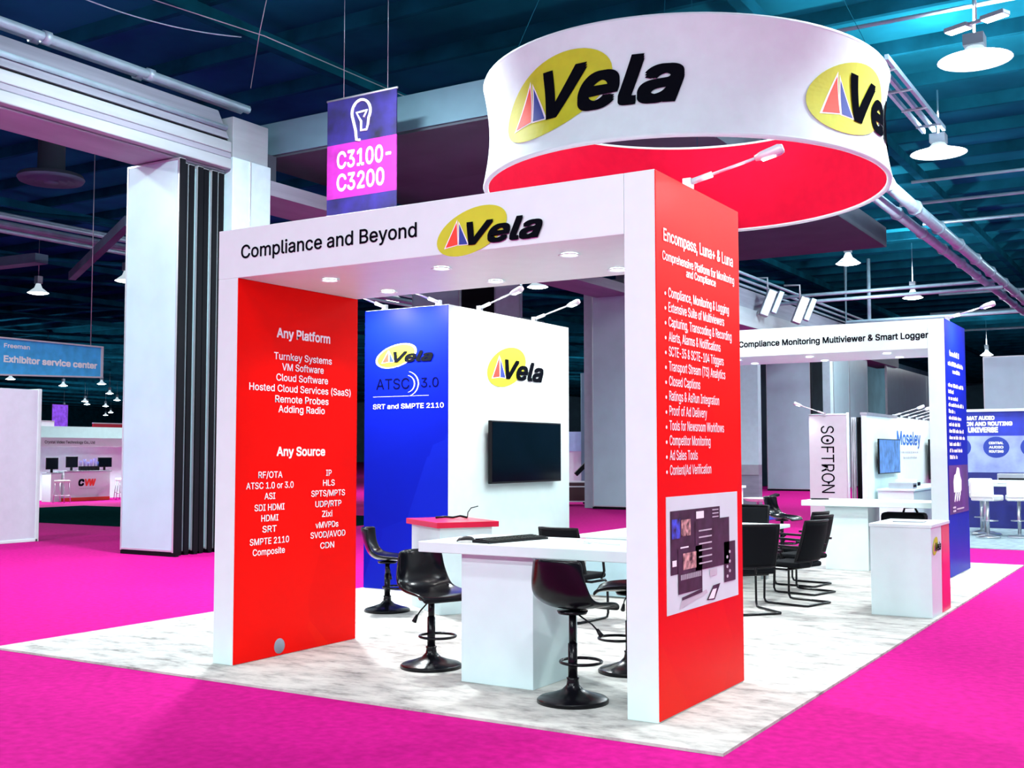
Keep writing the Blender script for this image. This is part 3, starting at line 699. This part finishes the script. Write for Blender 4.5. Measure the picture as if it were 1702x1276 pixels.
# ------------------------------------------------------------ bar stools
def make_stool(h, label):
    t = thing('bar_stool', label, 'bar stool', (0,0,Z0), 0, 'black bucket bar stools')
    prof = [(.23,-.03),(.215,.0),(.12,.005),(.0,.0),(-.09,.012),(-.15,.045),(-.19,.11),(-.215,.19),(-.235,.27),(-.25,.335)]
    vs = []; fs = []; N = 11
    for k, (x, z) in enumerate(prof):
        back = max(0, (k-3)/6); wd = .215 if k < 6 else .215-.012*(k-5)
        if k < 2: wd = .19+.012*k
        for i in range(N):
            u = i/(N-1)*2-1; c = abs(u)**2.6
            vs.append((x+c*(.10*back), u*wd, z+c*(.055*math.sin(min(1, k/5)*math.pi/2)*(1 if k < 7 else .4)) - (.03*c if k >= 9 else 0)))
    M = len(prof)
    for k in range(M-1):
        for i in range(N-1): fs.append((k*N+i, (k+1)*N+i, (k+1)*N+i+1, k*N+i+1))
    b = MB(); b.faces([(x*1.14, y*1.16, z*1.06+h) for x, y, z in vs], fs, black_leather, True); o = b.build('seat_shell', t, recalc=False)
    s = o.modifiers.new('thick', 'SOLIDIFY'); s.thickness = .028; s.offset = 0
    s = o.modifiers.new('smooth', 'SUBSURF'); s.levels = 1; s.render_levels = 2
    b = MB(); b.lathe([(.0,.012),(.235,.012),(.25,.018),(.235,.03),(.16,.05),(.08,.08),(.045,.115),(.04,.15),(.045,.165),(.03,.17)], black_metal, n=40); b.lathe([(.25,.018),(.25,0),(.0,0)], black_metal, n=40); b.build('base', t)
    b = MB(); b.tube([(0,0,.15),(0,0,.40)], .033, black_metal, 16); b.tube([(0,0,.38),(0,0,h-.035)], .026, black_metal, 16); b.lathe([(.0,h-.045),(.10,h-.04),(.11,h-.02),(.0,h-.014)], black_metal, n=20); b.build('pole', t)
    b = MB(); b.tube([(.10+.145*math.cos(a), .145*math.sin(a), .26) for a in [2*math.pi*k/28 for k in range(28)]], .011, black_metal, 8, closed=True); b.build('footrest', t)
    b = MB(); b.tube([(.02,-.04,h-.05),(.05,-.13,h-.11),(.06,-.17,h-.15)], .006, black_metal, 6); b.tube([(.058,-.165,h-.14),(.068,-.20,h-.19)], [.011,.02], dark_plas, 8); b.build('lever', t)
    return t
def ang(dx, dy): return math.atan2(dy, dx)
s = make_stool(.56, 'black bar stool facing right before the blue closet panel'); s.location = (-4.65,3.17,Z0); s.rotation_euler.z = ang(.85,.45)
s = make_stool(.575, 'black bar stool at the left end of the front counter'); s.location = (-2.36,.80,Z0); s.rotation_euler.z = ang(.95,-.42)
s = make_stool(.645, 'dark bar stool in front of the front counter, nearest the camera'); s.location = (-.78,.28,Z0); s.rotation_euler.z = ang(.12,1)
s = make_stool(.645, 'black bar stool half hidden by the white right leg of the front arch'); s.location = (-.90,1.44,Z0); s.rotation_euler.z = ang(-.9,-.35)
s = make_stool(.66, 'black bar stool at the left end of the far counter'); s.location = (-2.85,11.2,Z0); s.rotation_euler.z = ang(1,-.1)

# ------------------------------------------------------------ conference table and chairs
t = thing('conference_table', 'long white meeting table in the middle of the booth', 'table', (-2.65,6.9,Z0))
b = MB(); b.box(-.80,-1.55,.70,.80,1.6,.745, white_lam); b.build('tabletop', t, bevel=.008)
for sx in (-.5,.5):
    for sy in (-1.3,1.4):
        b = MB(); b.box(sx-.04,sy-.04,0,sx+.04,sy+.04,.70, chrome); b.build('leg', t)
b = MB(); b.box(-.74,-1.47,.02,.74,-1.43,.70, panel_grey); b.build('end_panel', t)  # white panel in shade, the shade put into its grey colour
def make_chair(label):
    t = thing('meeting_chair', label, 'chair', (0,0,Z0), 0, 'black mesh meeting chairs')
    b = MB(); b.box(-.22,-.24,.42,.24,.24,.48, black_mesh); b.build('seat', t, bevel=.025)
    b = MB(); vs = []; fs = []
    for j in range(9):
        for i in range(9):
            u = i/8*2-1; q = j/8; w = .25-.015*q
            vs.append((-.22-.05*q-.08*q*q+.05*u*u-.03*math.sin(q*math.pi), u*w, .50+q*.45))
    for j in range(8):
        for i in range(8): fs.append((j*9+i, j*9+i+1, (j+1)*9+i+1, (j+1)*9+i))
    b.faces(vs, fs, black_mesh, True); o = b.build('backrest', t, recalc=False); sd = o.modifiers.new('thick','SOLIDIFY'); sd.thickness = .012
    edge = [vs[j*9] for j in range(9)]+[vs[8*9+i] for i in range(1,9)]+[vs[j*9+8] for j in range(7,-1,-1)]
    b = MB(); b.tube(edge+[vs[i] for i in range(7,0,-1)], .016, dark_plas, 8, closed=True); b.tube([vs[4],(-.2,0,.43)], .02, dark_plas, 8); b.build('back_frame', t)
    b = MB(); path = []
    R = .012
    path = [(-.05,-.24,.40),(.20,-.245,.40),(.235,-.25,.37),(.24,-.255,.06),(.22,-.255,.02),(.18,-.255,.014),(-.28,-.255,.014),(-.31,-.24,.014),(-.31,.24,.014),(-.28,.255,.014),(.18,.255,.014),(.22,.255,.02),(.24,.255,.06),(.235,.25,.37),(.20,.245,.40),(-.05,.24,.40)]
    b.tube(path, .0135, black_metal, 8); b.tube([(-.05,-.24,.40),(-.05,.24,.40)], .0135, black_metal, 8); b.build('sled_base', t)
    for sy in (-1, 1):
        b = MB(); b.tube([(.12,sy*.25,.42),(.13,sy*.28,.50),(.10,sy*.285,.63),(.06,sy*.285,.655)], .014, dark_plas, 8); b.bar((-.24,sy*.285,.66),(.14,sy*.285,.67), .05, .025, dark_plas); b.build('armrest', t)
    return t
ch = make_chair('black mesh chair nearest the red panel, partly hidden behind it')
ch.location = (-1.28,5.15,Z0); ch.rotation_euler.z = ang(-.75,.66)
dup(ch, (-1.05,6.12,Z0), ang(-.95,.25), 'black mesh chair, second along the right side of the meeting table')
dup(ch, (-1.28,7.15,Z0), ang(-.97,.25), 'black mesh chair, third along the right side of the meeting table')
dup(ch, (-1.55,7.95,Z0), ang(-1,.15), 'black mesh chair, farthest along the right side of the meeting table')
dup(ch, (-2.66,8.95,Z0), ang(-.1,-1), 'black mesh chair at the far end of the meeting table')
dup(ch, (-2.62,3.72,Z0), ang(.1,1), 'black mesh chair behind the front counter at the near end of the meeting table')

# ------------------------------------------------------------ left background
b = MB(); b.box(-17.15,-6,.02,-16.75,7.5,3.0, mat('partition_white',(.60,.63,.72),.6,var=.03)); b.box(-17.17,7.44,0,-16.73,7.52,3.02, white_lam); b.box(-17.17,-6,0,-16.73,7.5,.06, white_lam)
tag(b.build('partition_wall', bevel=.01), 'plain white partition at the left edge of the picture', 'partition')
b = MB(); b.box(-28.7,11.3,0,-14.3,17.8,.012, mat('dark_green_carpet',(.002,.020,.022),.95,var=.2,spec=0)); tag(b.build('carpet_patch'), 'dark green carpet patch behind the white partition', 'carpet')
fs_ = thing('hanging_sign', 'light blue hanging exhibitor service sign at the far left', 'sign', (-20,10.0,3.55))
b = MB(); b.hexa([(-.05,-3.0,-.10),(.0,-3.0,-.10),(.0,1.51,.06),(-.05,1.51,.06),(-.05,-3.0,.78),(.0,-3.0,.78),(.0,1.51,.79),(-.05,1.51,.79)], mat('sky_blue_graphic',(.05,.46,.90),.6,var=.12,scale=5)); b.build('board', fs_)
b = MB()
for z0, z1 in ((.79,.79),(-.10,.05)): b.bar((.0,-3,z0 if z0>0 else -.11),(.0,1.53,z1), .07, .035, pale)
b.bar((0,1.52,.03),(0,1.52,.81), .07, .03, pale); b.build('frame', fs_)
FF = plane((0,0,0),(0,1,0),(0,0,1),(1,0,0)); text_part(fs_, FF(.006), 'Freeman', -1.14, -.48, .575, .10, white_ink, .02); text_part(fs_, FF(.006), 'Exhibitor service center', -1.14, 1.38, .245, .155, white_ink, .03)
for y in (-2, 1.2):
    b = MB(); b.tube([(-.02,y,.8),(-.02,y,7)], .012, grey_metal, 5); b.build('hanging_wire', fs_)
# camera maker's stand far left
cv = thing('trade_stand', 'white trade stand with a long header seen far left', 'stand', (-33.6,20.3,0))
b = MB(); b.box(-.15,-3.4,0,0,4.2,2.75, white_soft); b.build('back_wall', cv)
b = MB(); b.box(0,-3.4,2.02,1.5,4.2,2.12, grey_metal); b.box(1.45,-3.4,1.98,1.55,4.2,2.30, white_lam); b.build('header', cv)
FV = plane((1.55,0,0),(0,1,0),(0,0,1),(1,0,0)); b = MB(); put_text(b, FV(.006), 'Crystal Video Technology Co., Ltd', -1.6, .52, 2.09, .10, black_ink, .01); b.build('lettering', cv)
l = bpy.data.lights.new('stand_fill','AREA'); l.shape='RECTANGLE'; l.size=.4; l.size_y=6; l.energy=420; l.color=(.80,.97,1)  # added fill light without a fitting, brightens the white stand
o = bpy.data.objects.new('stand_fill', l); COL.objects.link(o); o.parent = cv; o.location = (1.2,.3,1.95); o.rotation_euler = (0, math.radians(-35), 0)
cd = thing('stand_counter', 'white stand counter with a red base strip, far left', 'counter', (-32,20.5,0))
b = MB(); b.box(-.5,-1,.12,0,1,1.06, white_lam); b.build('body', cd); b = MB(); b.box(-.5,-1,0,0.005,1,.13, logo_red); b.build('base_strip', cd)
b = MB(); b.box(-.55,-1.04,1.06,.05,1.04,1.10, grey_metal); b.build('top', cd)
FD = plane((0,0,0),(0,1,0),(0,0,1),(1,0,0)); b = MB(); put_text(b, FD(.006), 'C', -.40, -.14, .54, .26, black_ink, .05, .15); put_text(b, FD(.006), 'VW', -.12, .36, .54, .26, logo_red, .05, .15)
for k in range(9): rect(b, FD(.006), -.35+k*.08, .44, -.30+k*.08, .47, pale)
b.build('logo', cd)
wb = thing('stand_cabinet', 'plain white cabinet left of the stand counter, far left', 'cabinet', (-32.1,19.25,0)); b = MB(); b.box(-.5,-.22,0,0,.22,1.0, white_lam); b.build('body', wb); b = MB(); b.box(-.52,-.24,1.0,.02,.24,1.04, grey_metal); b.build('top', wb)
def monitor(x, y, z, w, h, face, label, m=screen_mat, stand=True, group=None):
    t = thing('monitor', label, 'monitor', (x,y,z), face, group)
    zz = .12 if stand else 0
    b = MB(); b.box(-.04,-w/2,zz,0,w/2,zz+h, dark_plas); b.build('casing', t, bevel=.005)
    b = MB(); b.box(0,-w/2+.02,zz+.02,.004,w/2-.02,zz+h-.02, m); b.build('screen', t)
    if stand: b = MB(); b.box(-.06,-.04,0,-.02,.04,zz+.1, dark_plas); b.box(-.12,-.14,0,.08,.14,.015, dark_plas); b.build('stand', t)
monitor(-32.3,19.22,1.04,.5,.42,0,'black monitor on the plain white cabinet, far left')
monitor(-32.3,20.05,1.10,.5,.40,0,'black monitor at the left of the stand counter, far left')
monitor(-32.3,21.5,1.10,.62,.36,0,'wide black monitor at the right of the stand counter, far left')
for k, (y, h) in enumerate(((20.38,.35),(20.55,.45),(20.7,.28),(20.85,.42),(21.0,.5),(21.12,.3))):
    t = thing('antenna_unit', 'small dark device with antenna rods on the far left counter', 'device', (-32.25,y,1.10), 0, 'devices on the far left counter')
    b = MB(); b.box(-.06,-.05,0,.06,.05,.16, dark_plas); b.build('body', t)
    b = MB()
    for s_ in (-.03,.0,.03): b.tube([(0,s_,.15),(0,s_*1.6,.15+h*.6)], .008, logo_blu, 5)
    b.build('antenna', t)
def white_stool(x, y, label, h=.75, group=None, s=1):
    t = thing('bar_stool', label, 'bar stool', (x,y,0), .4, group)
    b = MB(); b.box(-.2,-.2,h-.04,.2,.2,h+.04, cream); b.build('seat', t, bevel=.02)
    for sx in (-1,1):
        for sy in (-1,1):
            b = MB(); b.tube([(sx*.16,sy*.16,h-.04),(sx*.21,sy*.21,0)], .014, chrome, 6); b.build('leg', t)
    b = MB(); b.tube([(.2,.2,.25),(.2,-.2,.25),(-.2,-.2,.25),(-.2,.2,.25)], .01, chrome, 6, closed=True); b.build('footrest', t)
white_stool(-31.3,18.9,'white stool on thin legs by the far left cabinet')
white_stool(-31.5,21.75,'white stool right of the far left stand counter, in front')
white_stool(-32.3,22.3,'white stool right of the far left stand counter, behind')
monitor(-40,25.2,2.9,1.0,1.0,0.2,'violet glowing display panel above the far left stand', mat('violet_screen',(.1,.03,.3),.4,var=.8,scale=6,emit=(.16,.05,.5),es=1.0), False)
for k, (x, y, w, h, mm, lb) in enumerate(((-38,20.8,2.2,3.0,white_soft,'white wall panel rising above the far left stand, leftmost'),(-39.5,24.0,1.1,3.1,white_soft,'white wall panel rising above the far left stand, middle'),(-39,27.4,2.4,3.05,mat('dark_red_panel',(.30,.005,.02),.6),'dark red wall panel above the far left stand'))):
    t = thing('stand_wall', lb, 'stand wall', (x,y,0)); b = MB(); b.box(-.1,-w/2,0,0,w/2,h, mm); b.build('panel', t); b = MB(); b.box(-.12,-w/2,h,.02,w/2,h+.05, alu); b.build('cap', t)

# strip between red panel and closet
t = thing('trade_stand', 'pale trade stand with a red band, seen through the gap left of the blue panel', 'stand', (-24,20.4,0))
b = MB(); b.box(-.1,-2.5,1.3,0,3.0,2.55, white_soft); b.build('upper_wall', t); b = MB(); b.box(0,-2.5,2.0,.05,3.0,2.25, logo_red); b.build('red_band', t)
b = MB(); b.box(-.1,-2.5,0,0,3.0,1.3, bulk_dark); b.build('lower_wall', t)

# ------------------------------------------------------------ middle gap: distant stand, road case, light stand
t = thing('trade_stand', 'distant white trade stand right of the closet', 'stand', (-19,34,0), math.radians(30))
b = MB(); b.box(-2.4,0,0,2.2,.15,2.3, white_soft); b.build('back_wall', t)
b = MB(); b.box(-.9,-.05,1.8,.6,0,2.6, mat('pale_blue_panel',(.35,.55,.8),.5)); b.build('sign', t)
b = MB(); b.box(.3,-.2,0,.65,.1,5.0, bulk_mat); b.build('pillar', t)
t = thing('road_case', 'dark maroon road case with silver edges right of the closet', 'road case', (-14.9,26.6,0), math.radians(30))
b = MB(); b.box(-.55,-.35,.12,.45,.35,.78, mat('maroon_laminate',(.05,.006,.015),.4)); b.build('box', t)
b = MB()
for z in (.13,.62,.77): b.box(-.56,-.36,z-.02,.46,.36,z+.02, alu)
b.build('edge_trim', t); b = MB()
for x in (-.4,.3):
    for y in (-.25,.25): b.tube([(x-.03,y,.06),(x+.03,y,.06)], .06, dark_plas, 10)
b.build('wheels', t)
t = thing('light_stand', 'black tripod light stand beside the road case', 'stand', (-14.7,27.6,0))
b = MB(); b.tube([(0,0,.3),(0,0,2.0)], .03, dark_plas, 8); b.build('pole', t); b = MB()
for a in (0,2.1,4.2): b.tube([(0,0,.8),(.5*math.cos(a),.5*math.sin(a),.02)], .025, dark_plas, 6)
b.build('legs', t); b = MB(); b.bar((-.5,-.5,1.0),(.3,.3,2.1), .1, .14, dark_plas); b.build('boom', t)
# small counter and stool seen right of the red panel
t = thing('stand_counter', 'small white counter just right of the tall red panel, behind the chairs', 'counter', (-5.5,15.9,0)); b = MB(); b.box(-.5,-.25,.0,.2,.25,1.0, white_lam); b.build('body', t); b = MB(); b.box(-.55,-.3,1.0,.25,.3,1.05, white_lam); b.build('top', t)
t = thing('lounge_stool', 'stool with a curved white and black seat beyond the meeting chairs', 'stool', (-4.3,14.2,0), .5)
b = MB(); b.lathe([(0,.80),(.2,.81),(.28,.86),(.29,.88),(.2,.85),(0,.84)], cream, n=24); b.build('seat', t)
b = MB(); b.hexa([(.1,-.2,.84),(.38,-.2,.92),(.38,.2,.92),(.1,.2,.84),(.1,-.2,.86),(.38,-.2,.96),(.38,.2,.96),(.1,.2,.86)], dark_plas); b.build('backrest', t)
b = MB(); b.tube([(0,0,.02),(0,0,.81)], .03, chrome, 10); b.lathe([(0,.0),(.22,.0),(.2,.03),(.03,.06)], chrome, n=24); b.build('pedestal', t)
b = MB(); b.box(-9.5,19.5,0,-6.6,23.5,.014, mat('blue_carpet',(.005,.06,.55),.9,var=.1)); tag(b.build('carpet_patch'), 'bright blue carpet patch seen behind the meeting chairs', 'carpet')

# ------------------------------------------------------------ white stands behind the far arch
t = thing('banner_panel', 'pale upright panel with vertical black lettering behind the far counter', 'sign', (-4.42,19.5,0))
b = MB(); b.box(-.46,0,.02,.44,.12,2.6, mat('pale_grey_panel',(.62,.62,.66),.6,var=.02)); b.build('panel', t)
b = MB(); b.tube([(.44,.0,0),(.44,.0,2.66)], .03, white_soft, 8); b.tube([(-.46,0,2.62),(.44,0,2.62)], .02, white_soft, 8); b.build('frame', t)
FQ = plane((-.02,0,0),(0,0,-1),(1,0,0),(0,-1,0)); b = MB(); put_text(b, FQ(.006), 'SOFTRON', -2.36, -.80, -.16, .30, black_ink, .0)
poly(b, FQ(.008), ellipse_pts(-2.02,-.01,.035,.035,12), black_ink); poly(b, FQ(.008), [(-1.05,-.04),(-1.05,.04),(-.99,0)], black_ink)
b.build('lettering', t)
arm_lamp((-4.5,19.5,2.64),(-5.05,19.2,2.86),(-4.6,19.5,1.5), 'glowing arm lamp at the left corner of the vertical lettering panel', None, 40, 80)
t = thing('drape', 'silver and black hanging drape between two white stand panels', 'curtain', (-3.81,19.6,0))
for sx, mm in ((-.07, mat('silver_drape',(.45,.45,.5),.5,var=.3,scale=4,stretch=(8,8,.5))), (.06, seal_black)):
    b = MB(); vs = []; fs = []
    for i in range(17):
        x = sx-.06+i*.0075; y = .07*math.sin(i*1.1)
        vs += [(x,y,.02),(x+.01,y,2.55)]
    for i in range(16): fs.append((2*i,2*i+2,2*i+3,2*i+1))
    b.faces(vs, fs, mm, True); o = b.build('fold', t); sd = o.modifiers.new('thick','SOLIDIFY'); sd.thickness = .012
ms = thing('trade_stand', 'white trade stand wall with blue lettering behind the far counter', 'stand', (-3.55,19.5,0))
b = MB(); b.box(-.12,0,0,0,7.0,2.63, white_soft); b.build('wall', ms)
b = MB(); b.box(-.14,-.02,2.60,.02,3.0,2.66, grey_metal); b.build('cap_rail', ms)
FM = plane((0,0,0),(0,1,0),(0,0,1),(1,0,0)); b = MB(); put_text(b, FM(.006), 'Moseley', 2.95, 5.7, 1.93, .36, mat('mid_blue_vinyl',(.02,.16,.6),.5), .02)
b.build('lettering', ms); f3 = FM(.006); greek(ms, 3.2, 5.4, 1.72, .06, pale); greek(ms, 3.6, 5.2, 1.58, .06, pale)
monitor(-3.42,21.15,1.24,2.1,.82,0,'blue-lit screen on the white stand wall behind the far counter', mat('blue_screen',(.05,.12,.3),.3,var=.8,scale=5,emit=(.10,.25,.55),es=.8), False)
t = thing('stand_counter', 'white low counter before the stand with blue lettering', 'counter', (-2.95,22.6,0))
b = MB(); b.box(-.5,-2.6,0,.3,2.8,.86, white_lam); b.build('body', t); b = MB(); b.box(-.52,-2.65,.86,.34,2.85,.9, white_lam); b.build('top', t)
for k, (x, y, w, d, h, mm) in enumerate(((-3.0,20.5,.55,.4,.13,grey_metal),(-3.0,21.0,.5,.3,.20,white_soft))):
    o = thing('rack_unit', ['flat grey rack unit on the low white counter','small white rack unit with dark ports on the low white counter'][k], 'device', (x,y,.9)); b = MB(); b.box(-w/2,-d/2,0,w/2,d/2,h, mm); b.build('body', o)
    b = MB()
    for i in range(6): b.box(w/2,-d/2+.03+i*.055,h*.3,w/2+.008,-d/2+.06+i*.055,h*.7, dark_plas)
    b.build('ports', o)
b = MB(); b.box(-.05,-.5,0,0,.5,1.1, dark_plas); tag(b.build('monitor', loc=(-3.40,26.2,1.0), bevel=.01), 'dark tall screen at the right end of the white stand wall', 'monitor')
for k in range(5):
    arm_lamp((-3.58,22.3+k*.9,2.66),(-2.95,22.4+k*.9,2.86),(-3.55,22.3+k*.9,1.6), 'small white arm lamp on the stand wall with blue lettering', 'arm lamps on the white stand wall', 30, 140)

# ------------------------------------------------------------ right: blue stand with white stools
bs = thing('trade_stand', 'blue trade stand wall with white headings at the right edge', 'stand', (-1.0,22.2,.0125))
b = MB(); b.box(-1.6,0,1.25,3.2,.15,2.72, mat('royal_blue_graphic',(.012,.03,.40),.5,var=.3,scale=1.5)); b.build('upper_graphic', bs)
b = MB(); b.box(-1.6,-.004,1.25,3.2,0,2.12, mat('pale_violet_graphic',(.30,.36,.72),.5,var=.25,scale=2)); b.build('lower_graphic', bs)
b = MB(); b.box(-1.6,0,0,3.2,.15,1.25, navy); b.build('base_wall', bs); b = MB(); b.box(-1.65,-.06,2.70,3.25,.2,2.76, white_soft); b.build('top_rail', bs)
FR = plane((0,0,0),(1,0,0),(0,0,1),(0,-1,0))
for t_, u0, u1, v in (('FORMAT AUDIO',-1.05,-.22,2.50),('ION AND ROUTING',-.92,.17,2.36),('UNIVERSE',-.82,-.15,2.20)): text_part(bs, FR(.008), t_, u0, u1, v, .10 if v > 2.3 else .13, white_ink, .045)
text_part(bs, FR(.008), 'P', .45, .56, 2.22, .14, white_ink, .04)
for u in (-1.05,-.20,.62):
    b = MB(); poly(b, FR(.010), ellipse_pts(u, 1.85, .29, .25, 28), logo_blu); b.build('round_emblem', bs)
for k, t_ in enumerate(('CENTRAL','AUDIO','ROUTING')): text_part(bs, FR(.014), t_, -.36, -.04, 1.92-k*.10, .06, white_ink, .03)
t = thing('stand_counter', 'dark navy counter before the blue stand wall', 'counter', (-.2,21.4,.0125)); b = MB(); b.box(-2,-.3,0,2.2,.3,.95, navy); b.build('body', t); b = MB(); b.box(-2,-.32,.95,2.2,.32,1.0, white_lam); b.build('top', t)
for k, (x, w, mm) in enumerate(((-.75,.62,grey_metal),(.1,.22,logo_blu),(.55,.3,white_soft))):
    o = thing('rack_unit', ['wide grey console on the navy counter','small blue box on the navy counter','white box on the navy counter at the right edge'][k], 'device', (x,21.4,1.013)); b = MB(); b.box(-w/2,-.15,0,w/2,.15,.24, mm); b.build('body', o, bevel=.01); b = MB(); b.box(-w/2+.03,-.16,.04,w/2-.03,-.15,.14, dark_plas); b.build('front_panel', o)
b = MB(); b.box(-2.4,15.2,0,6,23.2,.012, mat('grey_stand_carpet',(.22,.30,.34),.9,var=.2)); tag(b.build('carpet_patch'), 'grey carpet patch under the white stools at right', 'carpet')
t = thing('high_table', 'white high table among the cream stools at right', 'table', (-.35,18.9,.0125))
b = MB(); b.box(-1.1,-.35,1.08,2.2,.35,1.14, white_lam); b.build('tabletop', t, bevel=.01)
for x in (-.6,1.4): b = MB(); b.tube([(x,0,.02),(x,0,1.08)], .05, chrome, 12); b.lathe([(0,0),(.3,0),(.28,.03),(.05,.05)], chrome, (x,0,0), 24); b.build('leg', t)
def cream_stool(x, y, rz, label):
    t = thing('bar_stool', label, 'bar stool', (x,y,.012), rz, 'cream bar stools at right')
    b = MB(); b.box(-.24,-.24,.74,.24,.24,.86, cream); b.build('seat', t, bevel=.03)
    b = MB(); b.box(-.26,-.24,.80,-.19,.24,1.16, cream); b.build('backrest', t, bevel=.03)
    b = MB(); b.tube([(0,0,.02),(0,0,.75)], .035, chrome, 10); b.build('pole', t)
    b = MB(); b.lathe([(0,.0),(.24,.0),(.23,.02),(.05,.05),(.03,.08)], chrome, n=28); b.build('base', t)
    b = MB(); b.tube([(.1+.15*math.cos(a), .15*math.sin(a), .33) for a in [2*math.pi*k/20 for k in range(20)]], .011, chrome, 6, closed=True); b.build('footrest', t)
cream_stool(-.80,18.1,ang(.3,1),'cream bar stool at right, left one of the front row'); cream_stool(-.24,18.35,ang(-.2,1),'cream bar stool at right, middle of the front row'); cream_stool(.36,18.4,ang(0,1),'cream bar stool at the right picture edge')
cream_stool(-1.15,19.6,ang(.2,-1),'cream bar stool behind the white high table')
# pale far panels at right
for k, (x, y, w, h) in enumerate(((-4.5,42,1.6,5.6),(2.2,42,1.0,5.2))):
    airwall_panel(x, x+w, y, h, 'pale far wall panel beyond the blue stand, %s one' % ['left','right'][k], None)
b = MB(); b.box(-2.6,44,0,9,44.3,5.4, bulk_mat); tag(b.build('partition_wall'), 'grey far partition beyond the blue stand', 'partition')
